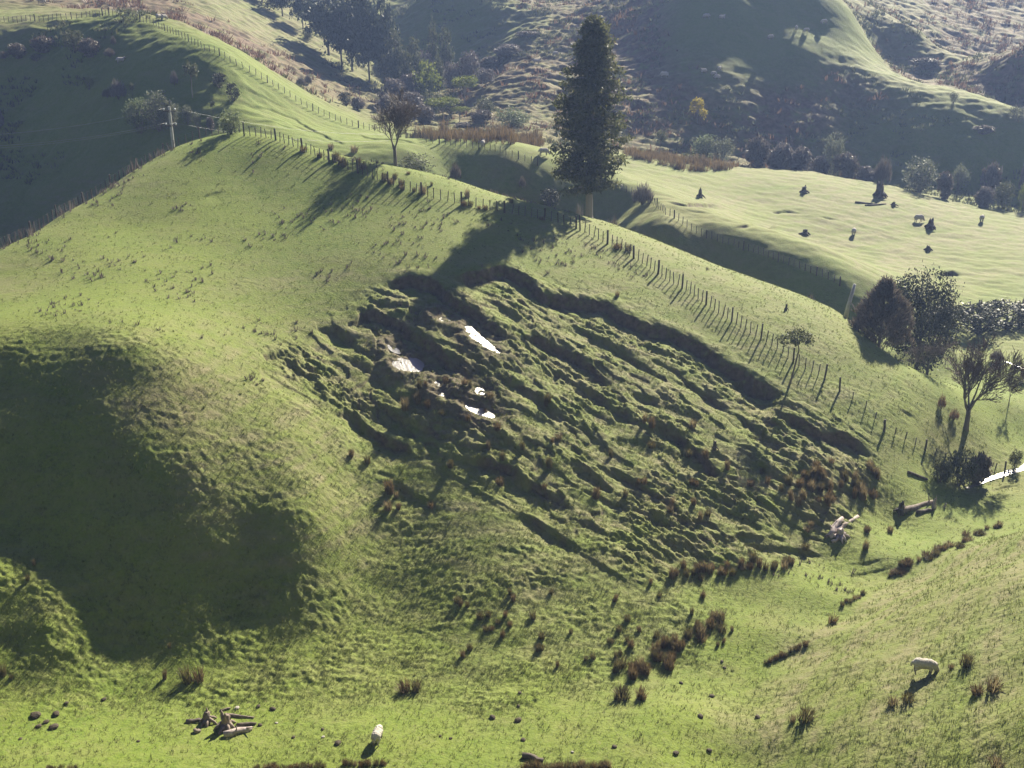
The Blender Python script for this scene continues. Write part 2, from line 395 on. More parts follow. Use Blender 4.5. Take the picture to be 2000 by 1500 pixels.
def land(x, y, want=False):
    """full ground height; with want=True also the cover masks (soil, pale, scrub, slide)"""
    x = np.asarray(x, np.float64)
    y = np.asarray(y, np.float64)
    z = base(x, y).astype(np.float64)
    rough, pale, scrub = cover(x, y)
    dist = np.hypot(x, y)
    pale = np.clip(pale * (1.0 + 1.1 * noise2(x / 13.0 + z * .3, z / 0.55, 71) + 0.7 * noise2(x / 5.0, z / 0.22, 72)), 0, 1.2)
    soil = np.zeros(x.shape, np.float32)
    slide = np.zeros(x.shape, np.float32)
    wob = noise2(x / 1.7, y / 1.7, 3) * 0.9 + noise2(x / 0.6, y / 0.6, 4) * 0.35
    # slide body
    m = (x > SLIDE[:, 0].min() - 5) & (x < SLIDE[:, 0].max() + 5) & (y > SLIDE[:, 1].min() - 5) & (y < SLIDE[:, 1].max() + 5)
    if m.any():
        px, py = x[m], y[m]
        d, _, _, _ = poly_dist(px, py, SLIDE, True)
        k = smooth(-1.0, 3.0, np.where(inside(px, py, SLIDE), d, -d) + wob[m] * 0.6).astype(np.float32)
        slide[m] = k
        a = px * _fl[0] + py * _fl[1]
        c = -px * _fl[1] + py * _fl[0]
        w1 = noise2(a / 5, c / 5, 21) * 1.2
        rid = 0.45 - np.abs(noise2(a / 7.5, (c + w1) / 2.2, 11)) * 1.6
        rid2 = 0.4 - np.abs(noise2(a / 3.0, (c + w1) / 1.1, 12)) * 1.4
        lump = np.maximum(noise2(a / 1.0, c / 0.65, 13) - 0.02, 0)
        lump2 = np.maximum(noise2(a / 0.5, c / 0.34, 14), 0)
        patch = smooth(-0.25, 0.3, noise2(a / 6, c / 3, 15))
        pale[m] = np.maximum(pale[m], k * np.clip(.75 + 1.1 * noise2(a / 3.5, c / 1.4, 22) + .8 * noise2(a / .9, c / .5, 23), 0, 1))
        tn = noise2((a + w1) / 2.6, (c + w1 * .6) / 1.15, 16)
        tn2 = noise2(a / 1.7, c / 0.55, 17)
        tn3 = noise2(a / 0.75, c / 0.27, 18)
        torn = 0.16 * smooth(-.03, .035, tn) + patch * (.10 * smooth(-.03, .05, tn2) + .11 * smooth(-.04, .08, tn3)) - .2
        z[m] += k * torn
        soil[m] = np.maximum(soil[m], k * .75 * (np.exp(-((tn + .03) / .05) ** 2) + .6 * patch * np.exp(-((tn2 + .03) / .06) ** 2)) * smooth(-.1, .3, noise2(a / 4, c / 4, 19)))
        z[m] += k * ((rid - .12) * 0.17 + (rid2 - .1) * (0.06 + 0.2 * patch) + (lump - .12) * (0.02 + 0.10 * patch) + (lump2 - .12) * (0.05 + .14 * patch))
    for poly, h, L in SCARPS:
        pad = L + 1.5
        m = (x > poly[:, 0].min() - pad) & (x < poly[:, 0].max() + pad) & (y > poly[:, 1].min() - pad) & (y < poly[:, 1].max() + pad)
        if not m.any():
            continue
        px, py = x[m], y[m]
        d, s, al, S = poly_dist(px, py, poly, False)
        bare = 1.0 if h > 0 else 0.0      # a negative drop marks a grassed step
        h = abs(h)
        sc = min(1.0, h)
        sd = d * s + wob[m] * 0.55 * sc
        end = smooth(0, 2.0, al) * smooth(0, 2.0, S - al)
        end = np.where((al <= 0) | (al >= S), np.clip(1 - d / 1.0, 0, 1) * 0.0, end)
        f = smooth(-0.05, 0.45 * sc + 0.1, sd) * np.clip(1 - sd / L, 0, 1) ** 1.3
        lip = np.exp(-((sd + 0.5) / 0.5) ** 2) * 0.12 * h
        z[m] += end * (lip - h * f)
        soil[m] = np.maximum(soil[m], bare * end * smooth(-0.1, 0.05, sd) * smooth(0.8 * h + .45, 0.3 * h + .1, sd) * smooth(-.45, .35, wob[m] + (h - .45) * 1.8))
    # ponded ground
    for g_, c_, r_ in PONDS:
        m = (np.hypot(x - c_[0], y - c_[1]) < r_ + 3.2)
        if not m.any():
            continue
        px, py = x[m], y[m]
        d, _, _, _ = poly_dist(px, py, g_, True)
        sd = np.where(inside(px, py, g_), -d, d)
        lv = pond_level(g_, px, py)
        k = smooth(1.6, 0.15, sd)
        bump = noise2(px / 0.9, py / 0.6, 31) * 0.20 + noise2(px / .4, py / .28, 32) * 0.12
        z[m] = z[m] * (1 - k) + k * (lv + bump - 0.12 + 0.34 * smooth(-0.2, 0.8, sd))
        soil[m] = np.maximum(soil[m], smooth(2.6, 0.3, sd + wob[m] * 1.3) * 0.9)
    # turf: tussocks along the contour, small tufts
    nx, ny = x / 0.55, y / 0.40
    if dist.max() > 0:
        near = smooth(150, 70, dist)
        t1 = np.abs(noise2(x / 1.5 + wob * .3, y / 0.75, 41))
        t1 = (0.30 - t1)
        t2 = noise2(nx, ny, 42)
        t3 = noise2(x / 0.26, y / 0.2, 43)
        tf = noise2(x / 4.5, y / 2.6, 44)
        tg = noise2(x / 11.0, y / 7.0, 45)
        z += rough * (near * (t1 * 0.9 + t2 * 1.0 + t3 * 0.5) * (0.75 + tf) + (1 - near) * (noise2(x / 3.6, y / 1.7, 47) * 1.9 + noise2(x / 1.4, y / .9, 48) * 0.9) + tf * 1.4 * np.minimum(1, rough * 12) + tg * 2.0)
        tr = np.maximum(noise2(x / 14.0, (base_slope_coord(z)) / 0.9, 46), 0)
        z += tr * rough * 1.2 * near
    if want:
        return z, soil, pale, scrub, slide, rough
    return z


def base_slope_coord(z):
    return z


def pond_level(g_, px, py):
    """a wet shelf: little of the slope at a pond kept, the rest tilted for sun glint"""
    c_ = g_.mean(0)
    zc = float(base(c_[:1], c_[1:])[0])
    e = 1.0
    gx = float(base(np.array([c_[0] + e]), c_[1:])[0] - base(np.array([c_[0] - e]), c_[1:])[0]) / (2 * e)
    gy = float(base(c_[:1], np.array([c_[1] + e]))[0] - base(c_[:1], np.array([c_[1] - e]))[0]) / (2 * e)
    gx, gy = 0.1 * gx - 0.30, 0.1 * gy + 0.19      # tilt set so the water throws the sun's glint at the camera
    return zc - 0.32 + gx * (px - c_[0]) + gy * (py - c_[1])


H = land


# ------------------------------------------------------------------ ground mesh (fan of rows whose spacing grows with distance)
def build_ground():
    az = np.concatenate([np.linspace(-75, -32.5, 60)[:-1], np.linspace(-32.5, 32.5, NAZ), np.linspace(32.5, 75, 60)[1:]])
    az = np.radians(az)
    r0, r1 = 38.0, 420.0
    rr = np.concatenate([np.linspace(2, r0, 30)[:-1], np.exp(np.linspace(math.log(r0), math.log(r1), NR)), np.linspace(r1, 560, 40)[1:]])
    A, Rr = np.meshgrid(az, rr)
    x = Rr * np.sin(A)
    y = Rr * np.cos(A)
    z, soil, pale, scrub, slide, rough = land(x, y, True)
    nr, nc = x.shape
    co = np.stack([x, y, z], -1).reshape(-1, 3).astype(np.float32)
    i = np.arange(nr - 1)[:, None] * nc + np.arange(nc - 1)[None, :]
    quads = np.stack([i, i + 1, i + nc + 1, i + nc], -1).reshape(-1, 4).astype(np.int32)
    me = bpy.data.meshes.new('ground')
    me.vertices.add(len(co))
    me.vertices.foreach_set('co', co.ravel())
    me.loops.add(quads.size)
    me.loops.foreach_set('vertex_index', quads.ravel())
    me.polygons.add(len(quads))
    me.polygons.foreach_set('loop_start', np.arange(0, quads.size, 4, dtype=np.int32))
    me.polygons.foreach_set('use_smooth', np.ones(len(quads), bool))
    me.update(calc_edges=True)
    at = me.attributes.new('cover', 'FLOAT_COLOR', 'POINT')
    at.data.foreach_set('color', np.stack([soil, pale, scrub, slide], -1).astype(np.float32).ravel())
    o = bpy.data.objects.new('ground', me)
    COL.objects.link(o)
    o['kind'] = 'structure'
    return o


# ------------------------------------------------------------------ materials
def new_mat(name):
    m = bpy.data.materials.new(name)
    m.use_nodes = True
    t = m.node_tree
    return m, t, t.nodes, t.links, t.nodes['Principled BSDF']


def mat_pasture():
    m, t, N, L, P_ = new_mat('pasture')
    P_.inputs['Roughness'].default_value = 0.85
    P_.inputs['Specular IOR Level'].default_value = 0.15
    P_.inputs['Sheen Weight'].default_value = 0.12
    P_.inputs['Sheen Roughness'].default_value = 0.45
    P_.inputs['Sheen Tint'].default_value = (.75, .85, .35, 1)
    at = N.new('ShaderNodeAttribute'); at.attribute_name = 'cover'
    sep = N.new('ShaderNodeSeparateColor'); L.new(at.outputs['Color'], sep.inputs['Color'])
    geo = N.new('ShaderNodeNewGeometry')

    def nz(scale, detail=3.0, rough=0.6, sy=1.0):
        mp = N.new('ShaderNodeMapping'); L.new(geo.outputs['Position'], mp.inputs['Vector'])
        mp.inputs['Scale'].default_value = (scale, scale * sy, scale)
        n = N.new('ShaderNodeTexNoise'); L.new(mp.outputs['Vector'], n.inputs['Vector'])
        n.inputs['Scale'].default_value = 1.0; n.inputs['Detail'].default_value = detail; n.inputs['Roughness'].default_value = rough
        return n.outputs['Fac']

    def ramp(fac, lo, hi):
        r = N.new('ShaderNodeMapRange'); L.new(fac, r.inputs['Value'])
        r.inputs['From Min'].default_value = lo; r.inputs['From Max'].default_value = hi
        return r.outputs['Result']

    def mix(fac, a, b):
        x = N.new('ShaderNodeMix'); x.data_type = 'RGBA'
        if isinstance(fac, float): x.inputs['Factor'].default_value = fac
        else: L.new(fac, x.inputs['Factor'])
        for k, c in ((6, a), (7, b)):
            if isinstance(c, tuple): x.inputs[k].default_value = (*c, 1)
            else: L.new(c, x.inputs[k])
        return x.outputs[2]

    def math_(op, a, b):
        x = N.new('ShaderNodeMath'); x.operation = op; x.use_clamp = True
        for k, c in ((0, a), (1, b)):
            if isinstance(c, (int, float)): x.inputs[k].default_value = c
            else: L.new(c, x.inputs[k])
        return x.outputs[0]
    grass = mix(ramp(nz(0.12), .3, .7), (.090, .140, .014), (.140, .182, .022))
    grass = mix(ramp(nz(1.6, 4.0), .35, .75), grass, (.155, .195, .035))
    grass = mix(math_('MULTIPLY', ramp(nz(5.5, 4.0), .5, .75), 0.6), grass, (.045, .07, .016))
    grass = mix(math_('MULTIPLY', ramp(nz(0.33, 5.0, .7, 1.5), .48, .72), 0.55), grass, (.165, .165, .055))
    grass = mix(math_('MULTIPLY', ramp(nz(3.1, 4.0, .7), .56, .72), 0.5), grass, (.19, .175, .085))
    grass = mix(math_('MULTIPLY', ramp(nz(0.9, 5.0, .75), .60, .74), 0.5), grass, (.06, .085, .022))
    pale = mix(ramp(nz(2.2, 5.0), .35, .7), (.150, .150, .060), (.215, .190, .100))
    pf = math_('MULTIPLY', sep.outputs['Green'], ramp(nz(0.45, 4.0, .65, 1.6), .25, .62))
    c = mix(math_('MULTIPLY', pf, 1.15), grass, pale)
    sc = mix(ramp(nz(0.9, 4.0), .35, .7), (.085, .050, .035), (.195, .118, .080))
    sf = math_('MULTIPLY', math_('MULTIPLY', sep.outputs['Blue'], 1.9), ramp(nz(0.22, 5.0, .7), .24, .50))
    c = mix(sf, c, sc)
    so = mix(ramp(nz(2.5, 4.0), .35, .7), (.070, .050, .034), (.150, .112, .078))
    c = mix(math_('MULTIPLY', sep.outputs['Red'], ramp(nz(1.4, 4.0), .2, .5)), c, so)
    L.new(c, P_.inputs['Base Color'])
    bp = N.new('ShaderNodeBump'); bp.inputs['Strength'].default_value = 0.6; bp.inputs['Distance'].default_value = 0.12
    L.new(nz(6.0, 3.0, .7), bp.inputs['Height'])
    L.new(bp.outputs['Normal'], P_.inputs['Normal'])
    return m


NAZ, NR = 1540, 1800
ground = build_ground()
ground.data.materials.append(mat_pasture())

# ------------------------------------------------------------------ helpers for things
def cam_depth(p):
    return p[1] * CP - p[2] * SP


def hit(u, v):
    """ground point under a pixel: found on the smooth land, then settled on the full one"""
    b = at_surface(u, v, base)
    d = ray(u, v)
    d = d / d[1]
    Y = np.linspace(max(b[1] - 5, 36), b[1] + 5, 81)
    z = land(d[0] * Y, Y)
    bl = d[2] * Y <= z
    k = int(np.argmax(bl)) if bl.any() else 40
    return np.array([d[0] * Y[k], Y[k], z[k]])


def stand(u, Y):
    """ground point on the bearing of pixel column u at depth Y"""
    x, z = 0.0, -25.0
    for _ in range(4):
        x = (u - 1000.0) / F * (Y * CP - z * SP)
        z = float(land(np.array([x]), np.array([float(Y)]))[0])
    return np.array([x, Y, z])


def metres(p, px):
    return px * cam_depth(p) / F


def height_of(p, vtop):
    """how tall a thing standing at p must be for its top to reach pixel row vtop"""
    yc = (750.0 - vtop) / F
    # (p + h*z) : yc = (y*SP + z*CP) / (y*CP - z*SP)
    y = p[1]
    z = y * (yc * CP - SP) / (CP + yc * SP)
    return z - p[2]


class MB:
    def __init__(s):
        s.v, s.f, s.mi = [], [], []

    def add(s, verts, faces, mi=0):
        o = len(s.v)
        s.v.extend([tuple(q) for q in verts])
        s.f.extend([tuple(i + o for i in f) for f in faces])
        s.mi.extend([mi] * len(faces))

    def tube(s, pts, rad, n=6, mi=0, cap=True):
        pts = [Vector(p) for p in pts]
        vs = []
        ref = Vector((0.31, 0.95, 0.05))
        for i, p in enumerate(pts):
            t = (pts[min(i + 1, len(pts) - 1)] - pts[max(i - 1, 0)]).normalized()
            if abs(t.dot(ref)) > 0.97:
                ref = Vector((0.9, 0.1, 0.4))
            a = t.cross(ref).normalized()
            b = t.cross(a)
            r = rad[i] if isinstance(rad, (list, tuple)) else rad
            for k in range(n):
                w = 2 * math.pi * k / n
                vs.append(p + (a * math.cos(w) + b * math.sin(w)) * r)
        fs = []
        for i in range(len(pts) - 1):
            for k in range(n):
                fs.append((i * n + k, i * n + (k + 1) % n, (i + 1) * n + (k + 1) % n, (i + 1) * n + k))
        if cap:
            fs.append(tuple(range(n - 1, -1, -1)))
            fs.append(tuple((len(pts) - 1) * n + k for k in range(n)))
        s.add(vs, fs, mi)

    def box(s, c, size, rot=None, mi=0):
        hx, hy, hz = size[0] / 2, size[1] / 2, size[2] / 2
        vs = [Vector((a * hx, b * hy, d * hz)) for a in (-1, 1) for b in (-1, 1) for d in (-1, 1)]
        if rot is not None:
            vs = [rot @ q for q in vs]
        c = Vector(c)
        s.add([q + c for q in vs], [(0, 1, 3, 2), (4, 6, 7, 5), (0, 4, 5, 1), (2, 3, 7, 6), (0, 2, 6, 4), (1, 5, 7, 3)], mi)

    def mesh(s, name, mats, flat=False):
        me = bpy.data.meshes.new(name)
        me.from_pydata(s.v, [], s.f)
        for m in (mats if isinstance(mats, (list, tuple)) else [mats]):
            me.materials.append(m)
        if len(s.mi):
            me.polygons.foreach_set('material_index', s.mi)
        if not flat:
            me.polygons.foreach_set('use_smooth', [True] * len(s.f))
        me.update()
        return me


def put(name, me, loc=(0, 0, 0), parent=None, rot=(0, 0, 0), scale=(1, 1, 1)):
    o = bpy.data.objects.new(name, me)
    COL.objects.link(o)
    o.location = loc
    o.rotation_euler = rot
    o.scale = scale
    if parent is not None:
        o.parent = parent
    return o


def tag(o, label, cat, group=None):
    o['label'] = label
    o['category'] = cat
    if group:
        o['group'] = group
    return o


def stuff(o, label=None):
    o['kind'] = 'stuff'
    if label:
        o['label'] = label
    return o


# ------------------------------------------------------------------ materials for things
def simple_mat(name, c1, c2, scale=6.0, rough=0.8, spec=0.2, bump=0.0, stretch=(1, 1, 1), metal=0.0):
    m, t, N, L, P_ = new_mat(name)
    tc = N.new('ShaderNodeTexCoord')
    mp = N.new('ShaderNodeMapping'); L.new(tc.outputs['Object'], mp.inputs['Vector']); mp.inputs['Scale'].default_value = stretch
    n = N.new('ShaderNodeTexNoise'); n.inputs['Scale'].default_value = scale; n.inputs['Detail'].default_value = 5; n.inputs['Roughness'].default_value = .65
    L.new(mp.outputs['Vector'], n.inputs['Vector'])
    r = N.new('ShaderNodeMapRange'); r.inputs['From Min'].default_value = .32; r.inputs['From Max'].default_value = .68
    L.new(n.outputs['Fac'], r.inputs['Value'])
    x = N.new('ShaderNodeMix'); x.data_type = 'RGBA'; L.new(r.outputs['Result'], x.inputs['Factor'])
    x.inputs[6].default_value = (*c1, 1); x.inputs[7].default_value = (*c2, 1)
    L.new(x.outputs[2], P_.inputs['Base Color'])
    P_.inputs['Roughness'].default_value = rough
    P_.inputs['Specular IOR Level'].default_value = spec
    P_.inputs['Metallic'].default_value = metal
    if bump:
        b = N.new('ShaderNodeBump'); b.inputs['Strength'].default_value = bump; b.inputs['Distance'].default_value = .03
        L.new(n.outputs['Fac'], b.inputs['Height']); L.new(b.outputs['Normal'], P_.inputs['Normal'])
    return m


def leaf_mat(name, c1, c2, trans=0.35, rough=0.6, spec=0.3, gloss=0.0):
    """leaves: colour differs from leaf to leaf; light passes through them"""
    m, t, N, L, P_ = new_mat(name)
    geo = N.new('ShaderNodeNewGeometry')
    x = N.new('ShaderNodeMix'); x.data_type = 'RGBA'
    L.new(geo.outputs['Random Per Island'], x.inputs['Factor'])
    x.inputs[6].default_value = (*c1, 1); x.inputs[7].default_value = (*c2, 1)
    L.new(x.outputs[2], P_.inputs['Base Color'])
    P_.inputs['Roughness'].default_value = rough
    P_.inputs['Specular IOR Level'].default_value = spec
    tr = N.new('ShaderNodeBsdfTranslucent'); L.new(x.outputs[2], tr.inputs['Color'])
    mx = N.new('ShaderNodeMixShader'); mx.inputs[0].default_value = trans
    L.new(P_.outputs[0], mx.inputs[1]); L.new(tr.outputs[0], mx.inputs[2])
    L.new(mx.outputs[0], N['Material Output'].inputs['Surface'])
    return m


M = {}
M['bark'] = simple_mat('grey_bark', (.10, .085, .07), (.20, .17, .14), 5, stretch=(1, 1, .3), bump=.5)
M['palebark'] = simple_mat('pale_bark', (.20, .17, .145), (.34, .30, .26), 4, stretch=(1, 1, .2), bump=.4)
M['twig'] = leaf_mat('bare_twigs', (.075, .058, .046), (.15, .115, .095), .12)
M['twigbrown'] = leaf_mat('brown_twigs', (.085, .058, .044), (.18, .125, .10), .15)
M['conifer'] = leaf_mat('conifer_sprays', (.045, .058, .026), (.150, .150, .066), .45)
M['pine'] = leaf_mat('dark_pine_sprays', (.025, .035, .022), (.060, .072, .040), .25)
M['darkleaf'] = leaf_mat('glossy_dark_leaves', (.020, .026, .016), (.060, .060, .038), .2, rough=.5, spec=.15)
M['greygreen'] = leaf_mat('grey_green_leaves', (.075, .090, .055), (.19, .20, .135), .4)
M['palegreen'] = leaf_mat('pale_green_leaves', (.085, .115, .050), (.20, .23, .12), .42)
M['yellowgreen'] = leaf_mat('yellow_green_leaves', (.07, .10, .018), (.21, .23, .045), .42)
M['yellow'] = leaf_mat('yellow_autumn_leaves', (.20, .17, .020), (.46, .36, .030), .45)
M['brownleaf'] = leaf_mat('brown_shrub_twigs', (.072, .060, .050), (.17, .142, .122), .28)
M['greytwig'] = leaf_mat('grey_shrub_twigs', (.10, .088, .085), (.21, .185, .175), .25)
M['olive'] = leaf_mat('olive_leaves', (.045, .055, .025), (.12, .125, .06), .35)
M['rush'] = leaf_mat('brown_rushes', (.070, .052, .026), (.215, .150, .075), .35)
M['rushgreen'] = leaf_mat('olive_rushes', (.060, .060, .022), (.17, .135, .060), .35)
M['straw'] = leaf_mat('straw_rushes', (.105, .085, .045), (.27, .21, .115), .4)
M['fern'] = leaf_mat('dead_bracken', (.080, .050, .034), (.215, .130, .085), .35)
M['tuft'] = leaf_mat('grass_tufts', (.06, .09, .018), (.22, .23, .085), .4)
M['post'] = simple_mat('weathered_posts', (.050, .042, .034), (.13, .11, .09), 9, stretch=(1, 1, .2))
M['batten'] = simple_mat('weathered_battens', (.060, .050, .042), (.14, .12, .10), 9, stretch=(1, 1, .2))
M['wire'] = simple_mat('galvanised_wire', (.16, .16, .16), (.28, .28, .28), 3, rough=.5, metal=.6)
M['concrete'] = simple_mat('pale_concrete', (.34, .33, .31), (.50, .49, .46), 3, bump=.2)
M['paint'] = simple_mat('white_insulator', (.55, .56, .56), (.75, .76, .76), 3, rough=.3, spec=.5)
M['deadwood'] = simple_mat('weathered_dead_wood', (.10, .075, .06), (.27, .22, .185), 5, stretch=(1, 1, .25), bump=.6)
M['bleached'] = simple_mat('bleached_dead_wood', (.26, .20, .18), (.52, .45, .42), 5, stretch=(1, 1, .25), bump=.5)
M['stump'] = simple_mat('dark_stump_wood', (.045, .036, .030), (.13, .105, .085), 5, stretch=(1, 1, .25), bump=.6)
M['stone'] = simple_mat('pale_stone', (.22, .20, .17), (.42, .39, .34), 8, bump=.5)
M['clod'] = simple_mat('dark_earth_clod', (.035, .028, .02), (.09, .07, .045), 10, bump=.6)
M['wool'] = simple_mat('off_white_wool', (.34, .31, .27), (.54, .50, .44), 9, rough=1.0, spec=.05, bump=.9)
M['face'] = simple_mat('sheep_face', (.16, .14, .125), (.30, .27, .24), 9)


# ------------------------------------------------------------------ growing things
def leaf_cards(mb, rng, centre, n, size, spread, droop=0.0, long=1.0, up=0.0):
    for _ in range(n):
        p = [centre[k] + rng.gauss(0, spread[k]) for k in range(3)]
        a = Vector((rng.gauss(0, 1), rng.gauss(0, 1), rng.gauss(0, 1) - droop + up)).normalized()
        b = a.cross(Vector((rng.gauss(0, 1), rng.gauss(0, 1), rng.gauss(0, 1))))
        if b.length < 1e-3:
            continue
        b.normalize()
        s = size * rng.uniform(.6, 1.35)
        p = Vector(p)
        A = a * s * long
        B = b * s * .5
        mb.add([p - A * .5, p + B * .6, p + A * .5, p - B * .6], [(0, 1, 2, 3)])


def blob_crown(rng, blobs, clumps, per, size, clump_r, shell=0.55, droop=0.3, long=1.3, up=0.0):
    """foliage filling ellipsoids (x,y,z,rx,ry,rz) with clumps of small leaves, gaps between them"""
    mb = MB()
    vol = [b[3] * b[4] * b[5] for b in blobs]
    tot = sum(vol)
    for b, w in zip(blobs, vol):
        for _ in range(max(1, int(clumps * w / tot))):
            while True:
                q = Vector((rng.uniform(-1, 1), rng.uniform(-1, 1), rng.uniform(-1, 1)))
                if .05 < q.length < 1:
                    break
            r = q.length ** shell
            q = q.normalized() * r
            c = (b[0] + q.x * b[3], b[1] + q.y * b[4], b[2] + q.z * b[5])
            cr = clump_r * rng.uniform(.5, 1.3)
            leaf_cards(mb, rng, c, int(per * rng.uniform(.5, 1.4)), size, (cr, cr, cr * .7), droop, long, up)
    return mb


def grow(rng, p, d, length, rad, level, maxlev, out, kids=(3, 5), ang=(.35, .75), shrink=(.55, .75), trop=0.12, jit=.18):
    n = 5
    pts = [Vector(p)]
    rads = [rad]
    d = Vector(d).normalized()
    for i in range(n):
        d = (d + Vector((rng.gauss(0, jit), rng.gauss(0, jit), rng.gauss(0, jit) + trop)) * .5).normalized()
        pts.append(pts[-1] + d * length / n)
        rads.append(rad * (1 - .62 * (i + 1) / n))
    out.append((pts, rads, level))
    if level >= maxlev:
        return
    for _ in range(rng.randint(*kids)):
        t = rng.uniform(.35, 1.0)
        k = min(n - 1, int(t * n))
        q = pts[k].lerp(pts[k + 1], t * n - k)
        a = rng.uniform(*ang)
        axis = d.cross(Vector((rng.gauss(0, 1), rng.gauss(0, 1), rng.gauss(0, 1)))).normalized()
        nd = Matrix.Rotation(a, 3, axis) @ d
        grow(rng, q, nd, length * rng.uniform(*shrink), rads[k] * .6, level + 1, maxlev, out, kids, ang, shrink, trop, jit)


def normalise(mbs, height, width):
    """scale meshes together to a height of 1 and a width of 1 (largest horizontal reach 0.5)"""
    hi = max(v[2] for mb in mbs for v in mb.v)
    xs = sorted(v[0] for mb in mbs for v in mb.v)
    w = max(abs(xs[int(len(xs) * .01)]), abs(xs[int(len(xs) * .99)])) * 2
    for mb in mbs:
        mb.v = [(v[0] / w, v[1] / w, v[2] / hi) for v in mb.v]


def bare_tree(seed, forks, maxlev, spread, twig_mat, bark, trunk_frac=.33, fine=.02, lean=0.0):
    rng = random.Random(seed)
    wood, tw = MB(), MB()
    Hh = 9.0
    th = Hh * trunk_frac
    tr = .24
    base_pts = [Vector((0, 0, -.3)), Vector((.02, 0, .3)), Vector((.05 + lean * .2, .02, th * .5)), Vector((lean, .03, th))]
    wood.tube(base_pts, [tr * 1.7, tr * 1.2, tr, tr * .9], 9)
    br = []
    for i in range(forks):
        a = 2 * math.pi * i / forks + rng.uniform(-.4, .4)
        s = spread * rng.uniform(.55, 1.15)
        d = Vector((math.cos(a) * s, math.sin(a) * s, 1))
        st = base_pts[3] - Vector((0, 0, rng.uniform(0, th * .3)))
        grow(rng, st, d, Hh * .46 * rng.uniform(.8, 1.1), tr * .5, 1, maxlev, br, (6, 8), (.3, .8), (.5, .72), .10, .2)
    for pts, rads, lev in br:
        if lev <= 2:
            wood.tube(pts, rads, 5, cap=False)
        else:
            tw.tube(pts[::2] if lev > 3 else pts, [max(fine, r) for r in (rads[::2] if lev > 3 else rads)], 3, cap=False)
    normalise([wood, tw], 1, 1)
    return [('trunk', wood.mesh('bare_trunk', bark)), ('crown', tw.mesh('bare_crown', twig_mat))]


def leafy_tree(seed, blobs, clumps, per, size, clump_r, mat, bark, trunk_top=.6, tr=.02, droop=.3, long=1.3, shell=.55, limbs=5, up=0.0):
    """unit-high tree: blobs in units of its height / width"""
    rng = random.Random(seed)
    wood = MB()
    wood.tube([(0, 0, -.04), (.0, 0, .05), (.01, .0, trunk_top * .5), (0, .01, trunk_top)], [tr * 1.5, tr * 1.1, tr, tr * .5], 7)
    for i in range(limbs):
        b = rng.choice(blobs)
        z0 = trunk_top * rng.uniform(.35, .95)
        e = Vector((b[0] + rng.uniform(-.5, .5) * b[3], b[1] + rng.uniform(-.5, .5) * b[4], b[2] + rng.uniform(-.3, .5) * b[5]))
        mid = Vector((e.x * .45, e.y * .45, z0 + (e.z - z0) * .65))
        wood.tube([(0, 0, z0), mid, e], [tr * .6, tr * .4, tr * .15], 5, cap=False)
    cr = blob_crown(rng, blobs, clumps, per, size, clump_r, shell, droop, long, up)
    return [('trunk', wood.mesh('tree_trunk', bark)), ('crown', cr.mesh('tree_crown', mat, flat=True))]


def shrub(seed, mat, clumps=110, per=22, size=.05, lumps=4, bark='bark', long=1.4, up=.3, flat=.5):
    rng = random.Random(seed)
    bl = [(0, 0, .5, .36, .36, .48)]
    for _ in range(lumps):
        a = rng.uniform(0, 6.28)
        bl.append((math.cos(a) * .24, math.sin(a) * .24, rng.uniform(.3, .68), rng.uniform(.16, .26), rng.uniform(.16, .26), rng.uniform(.18, .3)))
    cr = blob_crown(rng, bl, clumps, per, size, .075, .5, .0, long, up)
    cr.v = [(x, y, max(z, -.03)) for x, y, z in cr.v]
    wood = MB()
    for _ in range(6):
        a = rng.uniform(0, 6.28)
        r = rng.uniform(.1, .3)
        wood.tube([(0, 0, -.08), (math.cos(a) * r * .5, math.sin(a) * r * .5, .25), (math.cos(a) * r, math.sin(a) * r, rng.uniform(.5, .8))], [.025, .018, .006], 4, cap=False)
    return [('stem', wood.mesh('shrub_stem', M[bark])), ('foliage', cr.mesh('shrub_foliage', mat, flat=True))]


def twiggy(seed, mat, n=900, bark='bark'):
    """bushy shrub of upright fine shoots"""
    rng = random.Random(seed)
    mb, wood = MB(), MB()
    for i in range(n):
        a = rng.uniform(0, 6.28)
        r = math.sqrt(rng.random()) * .42
        x, y = math.cos(a) * r, math.sin(a) * r
        top = (1 - (r / .5) ** 2 * .8) * rng.uniform(.55, 1.0)
        z0 = top * rng.uniform(.25, .8)
        ln = rng.uniform(.12, .26)
        d = Vector((x * 1.1 + rng.gauss(0, .2), y * 1.1 + rng.gauss(0, .2), 1)).normalized()
        p = Vector((x * .9, y * .9, z0))
        w = d.cross(Vector((rng.gauss(0, 1), rng.gauss(0, 1), .1))).normalized() * .012
        e = p + d * ln
        mb.add([p - w, p + w, e + w * .2, e - w * .2], [(0, 1, 2, 3)])
    for _ in range(12):
        a = rng.uniform(0, 6.28)
        r = rng.uniform(.05, .35)
        wood.tube([(0, 0, -.06), (math.cos(a) * r * .6, math.sin(a) * r * .6, .3), (math.cos(a) * r, math.sin(a) * r, rng.uniform(.55, .85))], [.022, .014, .004], 4, cap=False)
    return [('stem', wood.mesh('shrub_stem', M[bark])), ('foliage', mb.mesh('shrub_foliage', mat, flat=True))]


